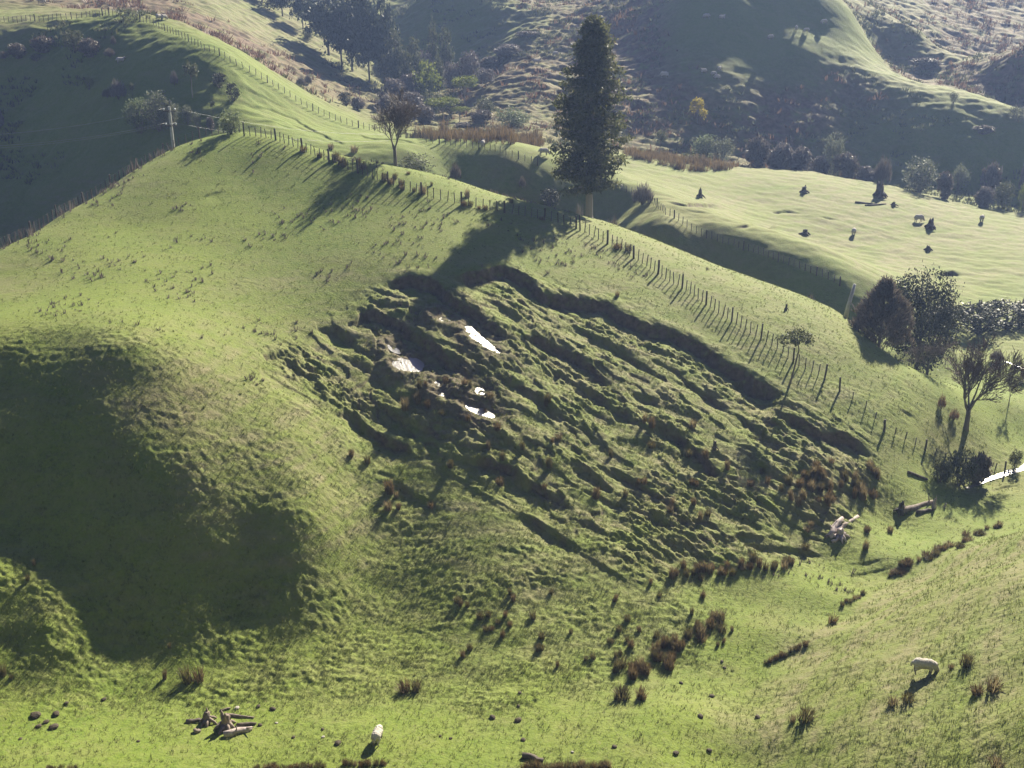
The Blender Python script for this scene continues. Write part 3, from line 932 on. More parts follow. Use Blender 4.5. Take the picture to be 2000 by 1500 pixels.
def tall_conifer():
    rng = random.Random(5)
    mb, wood = MB(), MB()
    Ht = 1.0
    wood.tube([(0, 0, -.05), (0, 0, .01), (.0, 0, .06), (-.003, 0, .25), (0, 0, .6), (.004, 0, .97)], [.038, .026, .0175, .015, .010, .002], 12)
    for k in range(5):
        a = k * 1.25 + .4
        wood.tube([(math.cos(a) * .012, math.sin(a) * .012, .045), (math.cos(a) * .035, math.sin(a) * .035, .008), (math.cos(a) * .06, math.sin(a) * .06, -.03)], [.010, .008, .004], 5)
    # outline: height fraction -> half width (in heights)
    prof = [(.19, .085), (.24, .15), (.31, .178), (.45, .170), (.55, .158), (.64, .170), (.71, .155), (.76, .108), (.80, .098), (.90, .088), (.95, .062), (1.0, .014)]

    def half(h):
        for (a, b), (c, d) in zip(prof, prof[1:]):
            if a <= h <= c:
                return b + (d - b) * (h - a) / (c - a)
        return .01
    nb = 190
    for i in range(nb):
        h = min(.985, .195 + .79 * (i / nb) ** .95 + rng.uniform(-.012, .012))
        a = i * 2.4 + rng.uniform(-.5, .5)
        L = half(h) * rng.uniform(.62, 1.12)
        z1 = h + L * rng.uniform(-.32, .22)
        tip = Vector((math.cos(a) * L, math.sin(a) * L, z1))
        root = Vector((0, 0, h - L * .10))
        side = Vector((-math.sin(a), math.cos(a), 0))
        wood.tube([root, root.lerp(tip, .5) + Vector((0, 0, .008)), root.lerp(tip, .92)], [.0045, .003, .001], 4, cap=False)
        for j in range(9):
            t = rng.uniform(.22, 1.0)
            c = root.lerp(tip, t) + side * rng.gauss(0, .16 * L * (1.25 - t)) + Vector((0, 0, rng.gauss(-.006, .006)))
            leaf_cards(mb, rng, c, 17, .0115, (.0115, .0115, .009), .9, 1.9)
    for b_ in (mb, wood):
        b_.v = [(q[0] / .40, q[1] / .40, q[2]) for q in b_.v]
    return [('trunk', wood.mesh('conifer_trunk', M['palebark'])), ('crown', mb.mesh('conifer_crown', M['conifer'], flat=True))]


def feather_bush():
    """dense brown-grey tapering bush of upward sprays"""
    rng = random.Random(9)
    mb, wood = MB(), MB()
    wood.tube([(0, 0, -.05), (0, 0, .3), (0, 0, .8)], [.03, .022, .006], 7)
    for i in range(520):
        h = rng.random() ** .9
        half = .5 * min(1, h / .16 * .4 + .6) * max(.04, 1 - h ** 2.0)
        a = rng.uniform(0, 6.283)
        r = half * math.sqrt(rng.uniform(.1, 1)) * (1 + .15 * math.sin(4 * a + 6 * h))
        c = Vector((math.cos(a) * r, math.sin(a) * r, .04 + h * .9))
        out = Vector((math.cos(a) * .8, math.sin(a) * .8, 1.0)).normalized()
        for _ in range(16):
            p = c + Vector((rng.gauss(0, .03), rng.gauss(0, .03), rng.gauss(0, .03)))
            d = (out + Vector((rng.gauss(0, .35), rng.gauss(0, .35), rng.gauss(0, .3)))).normalized() * rng.uniform(.04, .1)
            w = d.cross(Vector((rng.gauss(0, 1), rng.gauss(0, 1), rng.gauss(0, 1)))).normalized() * .009
            mb.add([p - w, p + w, p + d + w * .3, p + d - w * .3], [(0, 1, 2, 3)])
    return [('trunk', wood.mesh('bush_trunk', M['bark'])), ('crown', mb.mesh('bush_crown', M['brownleaf'], flat=True))]


KIND = {
    'conifer': tall_conifer(),
    'bareA': bare_tree(3, 5, 4, .62, M['twig'], M['bark'], .36),
    'bareB': bare_tree(8, 7, 4, .75, M['twigbrown'], M['bark'], .30),
    'bareC': bare_tree(12, 4, 4, .8, M['twig'], M['bark'], .45),
    'feather': feather_bush(),
    'glossy': leafy_tree(21, [(0, 0, .55, .42, .42, .42), (-.2, 0, .65, .26, .26, .28), (.22, .1, .6, .28, .28, .3), (.1, -.1, .35, .35, .35, .3)], 300, 46, .024, .055, M['darkleaf'], M['bark'], .6, .02, .1, 1.3, .5),
    'pineA': leafy_tree(31, [(0, 0, .62, .30, .30, .34), (-.12, .1, .45, .26, .26, .2), (.15, 0, .5, .28, .28, .22), (0, -.05, .85, .16, .16, .15)], 170, 24, .050, .055, M['pine'], M['bark'], .85, .018, .5),
    'pineB': leafy_tree(32, [(.02, 0, .60, .26, .26, .36), (-.18, 0, .62, .2, .2, .18), (.2, 0, .42, .24, .24, .2), (.05, -.05, .82, .2, .2, .17)], 170, 24, .048, .055, M['pine'], M['bark'], .85, .018, .5),
    'feathertree': leafy_tree(33, [(0, 0, .55, .24, .24, .42), (-.14, 0, .36, .26, .26, .26), (.15, 0, .4, .24, .24, .26)], 160, 22, .045, .05, M['olive'], M['bark'], .85, .014, .2, 1.6),
    'umbrella': leafy_tree(41, [(0, 0, .82, .48, .48, .15), (-.2, .1, .78, .26, .26, .13), (.22, -.1, .76, .25, .25, .13)], 130, 20, .045, .05, M['yellowgreen'], M['palebark'], .7, .022, .0, 1.3, .5, 9),
    'yellowleaf': leafy_tree(42, [(-.2, 0, .62, .2, .2, .22), (.05, 0, .8, .22, .22, .2), (.22, 0, .5, .2, .2, .2), (.3, 0, .3, .15, .15, .13)], 60, 16, .075, .06, M['yellow'], M['bark'], .6, .02),
    'greytree': leafy_tree(43, [(0, 0, .62, .36, .36, .36), (.15, 0, .5, .3, .3, .26), (-.15, 0, .45, .28, .28, .24)], 130, 20, .052, .06, M['greytwig'], M['palebark'], .7, .02, .1, 1.6),
    'oval': leafy_tree(44, [(0, 0, .64, .42, .42, .36), (.1, 0, .45, .34, .34, .2)], 90, 20, .07, .07, M['yellowgreen'], M['bark'], .6, .03),
    'spindly': leafy_tree(45, [(0, 0, .84, .34, .34, .17), (.18, 0, .72, .2, .2, .1)], 36, 16, .075, .07, M['olive'], M['bark'], .85, .018, 0, 1.4, .6, 4),
    'shrubpale': shrub(51, M['palegreen']), 'shrubpale2': shrub(52, M['palegreen'], lumps=6),
    'shrubgrey': shrub(53, M['greygreen']), 'shrubgrey2': shrub(54, M['greygreen'], lumps=6),
    'shrubolive': shrub(55, M['olive']), 'shrubdark': shrub(56, M['darkleaf']),
    'shrubbrown': shrub(57, M['brownleaf'], size=.08, long=2.2, up=.8), 'shrubgreytwig': shrub(58, M['greytwig'], size=.075, long=2.2, up=.6),
    'shrubyellow': shrub(59, M['yellowgreen']),
    'twigbrown': twiggy(61, M['brownleaf']), 'twiggrey': twiggy(62, M['greytwig']),
    'deadfrond': twiggy(63, M['fern'], 500),
}
_seed = random.Random(77)


def plant(kind, name, cat, u, vtop, vbase, wpx, label, Y=None, group=None):
    p = stand(u, Y) if Y else hit(u, vbase)
    h = max(.4, height_of(p, vtop))
    w = metres(p, wpx)
    e = bpy.data.objects.new(name, None)
    COL.objects.link(e)
    e.empty_display_size = .3
    e.location = (p[0], p[1], p[2] - .05)
    e.rotation_euler = (0, 0, _seed.uniform(0, 6.28) if kind not in ('conifer', 'bareA', 'bareB', 'yellowleaf') else 0)
    e.scale = (w, w, h)
    for nm, me in KIND[kind]:
        put(nm, me, parent=e)
    return tag(e, label, cat, group)


TREES = [
    # the trees that stand out
    ('conifer', 'conifer_tree', 'tree', 1150, 27, 424, 168, 'tallest dark green conifer with bare pale trunk beside the ridge fence', 116.5),
    ('bareA', 'bare_tree', 'tree', 772, 163, 320, 98, 'leafless tree with forked trunk standing just beyond the ridge fence', 113),
    ('bareB', 'bare_tree', 'tree', 1886, 640, 838, 172, 'leafless fan shaped tree with several rising limbs near the stream'),
    ('feather', 'bushy_tree', 'tree', 1716, 545, 715, 124, 'dense brown grey bushy tree below the leaning white pole', 98.5),
    ('glossy', 'evergreen_tree', 'tree', 1788, 522, 690, 150, 'dark evergreen with glinting leaves behind the brown bushy tree', 106),
    ('bareC', 'bare_tree', 'tree', 1810, 650, 762, 80, 'small leafless tree between the bushy tree and the fan shaped tree', 97),
    ('bareC', 'bare_tree', 'tree', 1969, 722, 795, 26, 'thin leafless sapling on the green flat right of the fan shaped tree'),
    # gully and grove at the back
    ('pineA', 'pine_tree', 'tree', 512, -40, 52, 80, 'grey green pine at the top edge, first beyond the pale slope', 262, 'pines of the far grove'),
    ('pineB', 'pine_tree', 'tree', 552, -36, 66, 70, 'dark pine at the top edge, second in the row above the pale slope', 258, 'pines of the far grove'),
    ('pineA', 'pine_tree', 'tree', 592, -22, 78, 59, 'slim grey pine at the end of the row above the pale slope', 255, 'pines of the far grove'),
    ('pineA', 'pine_tree', 'tree', 642, -20, 134, 111, 'broad dark pine on the shaded edge of the grove', 246, 'pines of the far grove'),
    ('pineB', 'pine_tree', 'tree', 688, -18, 142, 109, 'broadest dark pine in the middle of the grove', 243, 'pines of the far grove'),
    ('pineA', 'pine_tree', 'tree', 668, 2, 136, 85, 'dark pine squeezed between the two broad pines of the grove', 238, 'pines of the far grove'),
    ('pineB', 'pine_tree', 'tree', 722, -6, 152, 93, 'paler pine with two visible trunks at the front of the grove', 236, 'pines of the far grove'),
    ('pineA', 'pine_tree', 'tree', 756, -4, 164, 75, 'tall pine on the gully side of the grove', 240, 'pines of the far grove'),
    ('feathertree', 'pine_tree', 'tree', 775, 52, 204, 75, 'lower grey pine leaning out from the grove over the gully', 234, 'pines of the far grove'),
    ('feathertree', 'gully_tree', 'tree', 812, 68, 200, 62, 'pointed grey brown tree in the gully right of the grove', 228, 'trees in the far gully'),
    ('feathertree', 'gully_tree', 'tree', 847, 36, 140, 40, 'slender pointed tree against the dark far hillside', 240, 'trees in the far gully'),
    ('feathertree', 'gully_tree', 'tree', 872, 48, 160, 52, 'feathery pointed tree beside the slender one in the gully', 238, 'trees in the far gully'),
    ('greytree', 'gully_tree', 'tree', 918, 94, 168, 50, 'rounded pale grey tree above the yellow green umbrella tree', 226, 'trees in the far gully'),
    ('greytree', 'gully_tree', 'tree', 886, 116, 180, 46, 'grey leafless looking tree left of the rounded pale grey tree', 222, 'trees in the far gully'),
    ('umbrella', 'umbrella_tree', 'tree', 908, 146, 202, 52, 'yellow green flat topped tree with pale bare trunk in the gully', 212),
    ('umbrella', 'umbrella_tree', 'tree', 866, 188, 248, 66, 'broad yellow green tree with dark underside above the rush belt', 200),
    ('umbrella', 'umbrella_tree', 'tree', 898, 206, 252, 38, 'low yellow green tree right of the broad one above the rush belt', 199),
    ('oval', 'gully_tree', 'tree', 834, 121, 192, 56, 'bright green leafy tree left of the flat topped tree in the gully', 216),
    ('shrubolive', 'gully_shrub', 'shrub', 842, 172, 206, 52, 'low green shrub under the bright green leafy gully tree', 208),
    ('shrubpale2', 'round_shrub', 'shrub', 1000, 205, 258, 78, 'large rounded pale green shrub behind the rush belt, left of the conifer', 194),
    ('shrubgreytwig', 'gully_shrub', 'shrub', 790, 196, 240, 60, 'grey twiggy shrub behind the crown of the leafless ridge tree', 196),
    ('shrubbrown', 'gully_shrub', 'shrub', 826, 205, 246, 52, 'brown twiggy shrub just above the left end of the rush belt', 194),
    ('shrubgreytwig', 'gully_shrub', 'shrub', 770, 150, 200, 60, 'grey shrub in the gully above the leafless ridge tree', 212),
    ('shrubgreytwig', 'gully_shrub', 'shrub', 800, 140, 190, 50, 'grey shrub under the pointed grey brown gully tree', 216),
    ('shrubbrown', 'gully_shrub', 'shrub', 940, 214, 258, 46, 'brown shrub between the yellow green trees and the rounded pale shrub', 195),
    ('shrubbrown', 'gully_shrub', 'shrub', 958, 110, 168, 44, 'brown shrub on the spur right of the rounded pale grey tree', 232),
    ('shrubgreytwig', 'gully_shrub', 'shrub', 993, 84, 140, 56, 'grey brown tree like shrub high on the spur left of the conifer', 236),
    ('feathertree', 'gully_tree', 'tree', 798, 96, 196, 46, 'grey feathery tree tucked between the grove and the pointed gully tree', 224, 'trees in the far gully'),
    ('greytree', 'gully_tree', 'tree', 830, 92, 160, 46, 'grey rounded tree behind the bright green leafy gully tree', 232, 'trees in the far gully'),
    ('feathertree', 'gully_tree', 'tree', 858, 108, 184, 40, 'dull olive tree between the bright green leafy tree and the grey ones', 226, 'trees in the far gully'),
    ('greytree', 'gully_tree', 'tree', 950, 130, 196, 40, 'grey tree right of the flat topped tree', 220, 'trees in the far gully'),
    ('shrubolive', 'gully_shrub', 'shrub', 880, 172, 214, 44, 'olive shrub between the bright green leafy tree and the flat topped tree', 208),
    ('shrubgreytwig', 'gully_shrub', 'shrub', 806, 176, 226, 52, 'grey shrub above the brown twiggy one at the left of the rush belt', 203),
    ('shrubolive', 'gully_shrub', 'shrub', 946, 186, 234, 44, 'olive shrub on the lower spur left of the large rounded pale shrub', 202),
    ('shrubgreytwig', 'gully_shrub', 'shrub', 760, 182, 226, 50, 'grey shrub between the far fence and the crown of the leafless ridge tree', 204),
    ('shrubbrown', 'gully_shrub', 'shrub', 1030, 60, 96, 50, 'brown scrubby shrub high on the spur beside the top of the conifer', 244),
    ('shrubbrown', 'gully_shrub', 'shrub', 905, 238, 262, 40, 'low brown shrub at the back edge of the rush belt', 192),
    # on the pale slope by the far fence
    ('twiggrey', 'slope_shrub', 'shrub', 588, 142, 170, 22, 'grey upright shrub, left one of the pair above the far fence'),
    ('twiggrey', 'slope_shrub', 'shrub', 602, 138, 166, 18, 'grey upright shrub, right one of the pair above the far fence'),
    ('shrubdark', 'slope_shrub', 'shrub', 676, 178, 207, 32, 'dark rounded shrub alone above the far fence'),
    ('shrubgreytwig', 'slope_shrub', 'shrub', 698, 188, 214, 28, 'low grey shrub right of the dark rounded shrub'),
    ('shrubolive', 'slope_shrub', 'shrub', 602, 54, 80, 26, 'olive shrub at the shaded left foot of the grove'),
    # the shaded slope on the left
    ('shrubbrown', 'hillside_shrub', 'shrub', 6, 100, 114, 26, 'brown shrub at the left edge on the shaded slope'),
    ('shrubbrown', 'hillside_shrub', 'shrub', 36, 84, 114, 40, 'pointed brown shrub second from the left edge on the shaded slope'),
    ('shrubbrown', 'hillside_shrub', 'shrub', 85, 70, 102, 44, 'two humped brown shrub high on the shaded slope'),
    ('shrubolive', 'hillside_shrub', 'shrub', 72, 102, 120, 26, 'small brown shrub below the two humped shrub'),
    ('shrubolive', 'hillside_shrub', 'shrub', 147, 52, 102, 46, 'biggest domed shrub high on the shaded slope'),
    ('shrubbrown', 'hillside_shrub', 'shrub', 177, 74, 112, 42, 'brown domed shrub touching the right side of the biggest dome'),
    ('twigbrown', 'hillside_shrub', 'shrub', 222, 64, 88, 12, 'narrow upright shrub alone near the top of the shaded slope'),
    ('twigbrown', 'hillside_shrub', 'shrub', 215, 88, 112, 26, 'dark brown shrub just below the narrow upright one'),
    ('shrubyellow', 'hillside_shrub', 'shrub', 174, 147, 176, 22, 'yellow green shrub in the middle of the shaded slope'),
    ('twiggrey', 'hillside_shrub', 'shrub', 232, 144, 194, 38, 'spiky grey brown shrub in the middle of the shaded slope'),
    ('spindly', 'hillside_shrub', 'shrub', 260, 162, 196, 14, 'thin spindly shrub right of the spiky grey brown shrub'),
    ('twigbrown', 'hillside_shrub', 'shrub', 210, 168, 192, 22, 'brown shrub left of the spiky grey brown shrub'),
    ('twiggrey', 'hillside_shrub', 'shrub', 341, 130, 166, 18, 'pinkish grey upright shrub left of the tree with the bare stem'),
    ('spindly', 'hillside_shrub', 'tree', 376, 121, 192, 36, 'yellow green topped tree with bare stem high on the shaded slope'),
    ('spindly', 'hillside_shrub', 'shrub', 417, 196, 226, 12, 'thin dark sapling between the power pole and the grey leaved tree'),
    ('shrubbrown', 'hillside_shrub', 'shrub', 412, 228, 256, 18, 'brown shrub just behind the fence right of the power pole'),
    ('shrubdark', 'hillside_shrub', 'shrub', 428, 140, 172, 34, 'dark shrub at the edge of the sunlit saddle, upper one'),
    ('shrubdark', 'hillside_shrub', 'shrub', 456, 160, 198, 30, 'dark shrub at the edge of the sunlit saddle, lower one'),
    ('shrubpale', 'hillside_shrub', 'tree', 276, 190, 260, 62, 'smooth pale green tree left of the power pole'),
    ('shrubgrey2', 'hillside_shrub', 'tree', 312, 176, 256, 66, 'tallest pale leafy tree directly left of the power pole'),
    ('shrubgrey', 'hillside_shrub', 'tree', 336, 196, 252, 36, 'pale leafy tree right behind the power pole'),
    ('shrubgrey', 'hillside_shrub', 'shrub', 367, 203, 244, 26, 'egg shaped pale shrub right of the power pole'),
    ('shrubgrey', 'hillside_shrub', 'shrub', 387, 217, 254, 18, 'small pale shrub right of the egg shaped one'),
    ('shrubpale2', 'hillside_shrub', 'tree', 452, 208, 262, 48, 'rounded pale tree just behind the hilltop fence'),
    ('shrubgreytwig', 'hillside_shrub', 'shrub', 1, 208, 250, 16, 'pale shrub cut by the left edge'),
    # along the far edge of the right paddock
    ('shrubpale', 'paddock_shrub', 'shrub', 1376, 262, 318, 58, 'pale grey green shrub, left half of the pair behind the brown rushes', 193),
    ('shrubgrey', 'paddock_shrub', 'shrub', 1406, 266, 322, 52, 'pale grey green shrub, right half of the pair behind the brown rushes', 192),
    ('spindly', 'paddock_shrub', 'shrub', 1288, 256, 292, 32, 'small pale topped sapling in the dark just right of the conifer', 192),
    ('yellowleaf', 'autumn_tree', 'tree', 1362, 188, 240, 38, 'bright yellow autumn tree on the dark hillside'),
    ('shrubbrown', 'paddock_shrub', 'shrub', 1478, 266, 322, 48, 'brown grey rounded shrub at the far paddock edge', 193),
    ('shrubgreytwig', 'paddock_shrub', 'shrub', 1524, 276, 326, 52, 'lilac grey shrub at the far paddock edge, first of the cluster', 193),
    ('shrubgreytwig', 'paddock_shrub', 'shrub', 1562, 284, 328, 48, 'lilac grey shrub at the far paddock edge, lower one of the cluster', 192),
    ('shrubgrey', 'paddock_shrub', 'shrub', 1624, 258, 326, 38, 'tall grey green shrub rising above the cluster at the paddock edge', 194),
    ('shrubgreytwig', 'paddock_shrub', 'shrub', 1600, 302, 336, 36, 'low grey shrub left of the tall grey green one', 192),
    ('shrubbrown', 'paddock_shrub', 'shrub', 1650, 298, 352, 52, 'brown grey domed shrub at the paddock edge', 190),
    ('shrubgreytwig', 'paddock_shrub', 'shrub', 1688, 322, 358, 40, 'low lilac shrub left of the spiky brown one', 190),
    ('twigbrown', 'paddock_shrub', 'shrub', 1722, 290, 366, 38, 'spiky brown shrub behind the largest stump', 189),
    ('shrubgrey2', 'paddock_shrub', 'shrub', 1793, 306, 374, 76, 'white flecked grey shrub, widest at the far paddock edge', 188),
    ('shrubbrown', 'paddock_shrub', 'shrub', 1842, 334, 378, 34, 'brown shrub at the right foot of the white flecked shrub', 187),
    ('shrubgrey', 'paddock_shrub', 'shrub', 1872, 318, 350, 36, 'pale shrub on the dark bank right of the white flecked shrub', 197),
    ('shrubbrown', 'paddock_shrub', 'shrub', 1930, 318, 350, 40, 'dim brown shrub on the dark bank near the right edge', 197),
    ('shrubolive', 'paddock_shrub', 'shrub', 1958, 348, 398, 42, 'grey green domed shrub at the right end of the paddock edge', 186),
    ('shrubgreytwig', 'paddock_shrub', 'shrub', 1922, 362, 398, 40, 'low grey shrub left of the grey green dome', 186),
    ('shrubyellow', 'paddock_shrub', 'shrub', 1996, 352, 402, 28, 'bright green shrub cut by the right edge', 185),
    ('shrubbrown', 'paddock_shrub', 'shrub', 1996, 310, 340, 24, 'brown shrub on the dark bank cut by the right edge', 197),
    ('shrubgrey', 'hillside_shrub', 'shrub', 1862, 178, 202, 18, 'pale small shrub below the lit strip on the right hillside'),
    ('shrubbrown', 'hillside_shrub', 'shrub', 1810, 112, 134, 50, 'wide brown shrub above the end of the lit strip'),
    ('shrubbrown', 'hillside_shrub', 'shrub', 1920, 244, 262, 40, 'brown shrub low on the dark right hillside'),
    ('shrubgrey', 'hillside_shrub', 'shrub', 1986, 205, 238, 36, 'pale shrub at the right edge under the second lit strip'),
    # in the shaded gully between the ridge and the paddock
    ('twiggrey', 'gully_shrub', 'shrub', 1255, 346, 400, 50, 'purple grey rounded shrub at the head of the paddock fence'),
    ('shrubdark', 'gully_shrub', 'shrub', 1074, 366, 404, 48, 'dark shrub in the shaded gully left of the conifer trunk'),
    ('twigbrown', 'gully_shrub', 'shrub', 1020, 337, 368, 16, 'narrow brown shrub in the shaded gully left of the conifer'),
    ('twigbrown', 'gully_shrub', 'shrub', 890, 309, 352, 26, 'pinkish brown shrub in the shaded gully right of the leafless ridge tree'),
    ('twigbrown', 'gully_shrub', 'shrub', 1197, 408, 438, 38, 'brown dead shrub right of the foot of the conifer', 120),
    ('twiggrey', 'gully_shrub', 'shrub', 1130, 374, 415, 30, 'grey shrub behind the foot of the conifer', 124),
    ('shrubgrey2', 'ridge_shrub', 'shrub', 812, 298, 336, 78, 'spreading grey green shrub at the foot of the leafless ridge tree', 114.5),
    ('twigbrown', 'gully_shrub', 'shrub', 1580, 562, 592, 28, 'small brown shrub behind the ridge near the leaning white pole', 124),
    # lower right, along the stream
    ('shrubdark', 'stream_shrub', 'shrub', 1910, 592, 705, 110, 'dark shrub in the shaded stream gully behind the fan shaped tree', 118),
    ('shrubdark', 'stream_shrub', 'shrub', 1965, 588, 705, 120, 'large dark shrub in the shaded stream gully at the right', 121),
    ('shrubdark', 'stream_shrub', 'shrub', 1850, 602, 705, 100, 'dark shrub behind the top of the fan shaped tree', 122),
    ('shrubbrown', 'stream_shrub', 'shrub', 1994, 585, 660, 36, 'brown shrub cut by the right edge above the gully', 124),
    ('twiggrey', 'stream_shrub', 'shrub', 1946, 676, 716, 30, 'pale grey cone of twigs right of the fan shaped tree', 108),
    ('deadfrond', 'stream_shrub', 'shrub', 1998, 690, 740, 16, 'rusty brown shrub cut by the right edge above the green flat', 103),
    ('shrubolive', 'stream_shrub', 'shrub', 1982, 874, 916, 28, 'small round shrub on a stem beside the bright water'),
    ('shrubolive', 'stream_shrub', 'shrub', 1872, 872, 948, 62, 'dark green brown shrub on the stream bank below the fan shaped tree'),
    ('shrubbrown', 'stream_shrub', 'shrub', 1908, 884, 946, 44, 'brown shrub on the stream bank beside the water'),
    ('shrubolive', 'stream_shrub', 'shrub', 1835, 888, 944, 48, 'low olive shrub at the left end of the stream bank'),
    ('deadfrond', 'stream_shrub', 'shrub', 1838, 760, 800, 18, 'reddish dead shrub left of the trunk of the fan shaped tree'),
    ('deadfrond', 'stream_shrub', 'shrub', 1862, 790, 822, 22, 'rusty low shrub close to the trunk of the fan shaped tree'),
]
for t_ in TREES:
    kind, nm, cat, u, vt, vb, w, lab = t_[:8]
    plant(kind, nm, cat, u, vt, vb, w, lab, t_[8] if len(t_) > 8 else None, t_[9] if len(t_) > 9 else None)


# the small leaning tree on the slide's lower fence
def leaning_tree():
    rng = random.Random(14)
    p = hit(1541, 752)
    s = metres(p, 1.0)
    wood = MB()
    path = [(0, 0, -.2), (.15, 0, 12 * s), (9 * s, 0, 45 * s), (13 * s, 0, 72 * s), (9 * s, 0, 88 * s), (4 * s, 0, 104 * s)]
    wood.tube(path, [.10, .085, .07, .055, .045, .02], 7)
    for q in ((26, 100), (-14, 98), (-22, 88), (20, 92), (2, 112)):
        wood.tube([path[4], (path[4][0] + (q[0] - 9) * s * .5, rng.uniform(-.3, .3), (q[1] - 4) * s), (q[0] * s, rng.uniform(-.6, .6), q[1] * s)], [.035, .025, .01], 4, cap=False)
    bl = [(8 * s, 0, 98 * s, 26 * s, 22 * s, 13 * s), (24 * s, 0, 92 * s, 12 * s, 14 * s, 10 * s), (-14 * s, 0, 94 * s, 13 * s, 14 * s, 10 * s)]
    cr = blob_crown(rng, bl, 60, 20, .16, .22, .5, .1, 1.5)
    e = put('leaning_tree', None, p)
    put('trunk', wood.mesh('leaning_trunk', M['bark']), parent=e)
    put('crown', cr.mesh('leaning_crown', M['olive'], flat=True), parent=e)
    tag(e, 'small tree with thin bowed trunk and flat top on the lower fence line', 'tree')


leaning_tree()


# ------------------------------------------------------------------ rushes
def rush_clump(seed, mat, n=150, tall=1.0):
    rng = random.Random(seed)
    mb = MB()
    for _ in range(n):
        a = rng.uniform(0, 6.283)
        r0 = math.sqrt(rng.random()) * .34
        r1 = r0 + rng.uniform(.02, .34)
        h = rng.uniform(.5, 1.0) * tall * (1 - .35 * (r1 / .68) ** 2)
        a2 = a + rng.gauss(0, .3)
        p0 = Vector((math.cos(a) * r0, math.sin(a) * r0, -.06))
        p2 = Vector((math.cos(a2) * r1, math.sin(a2) * r1, h))
        p1 = p0.lerp(p2, .55) + Vector((-math.cos(a) * .05, -math.sin(a) * .05, .08))
        w = Vector((-math.sin(a2 + rng.gauss(0, .8)), math.cos(a2), 0)).normalized() * .022
        mb.add([p0 - w, p0 + w, p1 + w * .8, p1 - w * .8, p2 + w * .2, p2 - w * .2], [(0, 1, 2, 3), (3, 2, 4, 5)])
    return mb.mesh('rush_clump', mat, flat=True)


RUSH = [rush_clump(101, M['rush']), rush_clump(102, M['rush']), rush_clump(103, M['rush'], 110), rush_clump(104, M['rushgreen'], 120), rush_clump(105, M['rushgreen'], 100), rush_clump(106, M['straw'], 90), rush_clump(107, M['rushgreen'], 170), rush_clump(108, M['straw'], 130), rush_clump(109, M['rush'], 80, .8)]
_rr = random.Random(5)


def rush(u, v, w, h, label, group=None, kind=None):
    p = hit(u, v)
    o = put('rush_clump', RUSH[kind if kind is not None else _rr.randint(0, 8)], p, rot=(_rr.gauss(0, .1), _rr.gauss(0, .1), _rr.uniform(0, 6.28)))
    W, Ht = metres(p, w) * 1.25, metres(p, h) * 1.05
    o.scale = (W, W, Ht)
    tag(o, label, 'rush clump', group)


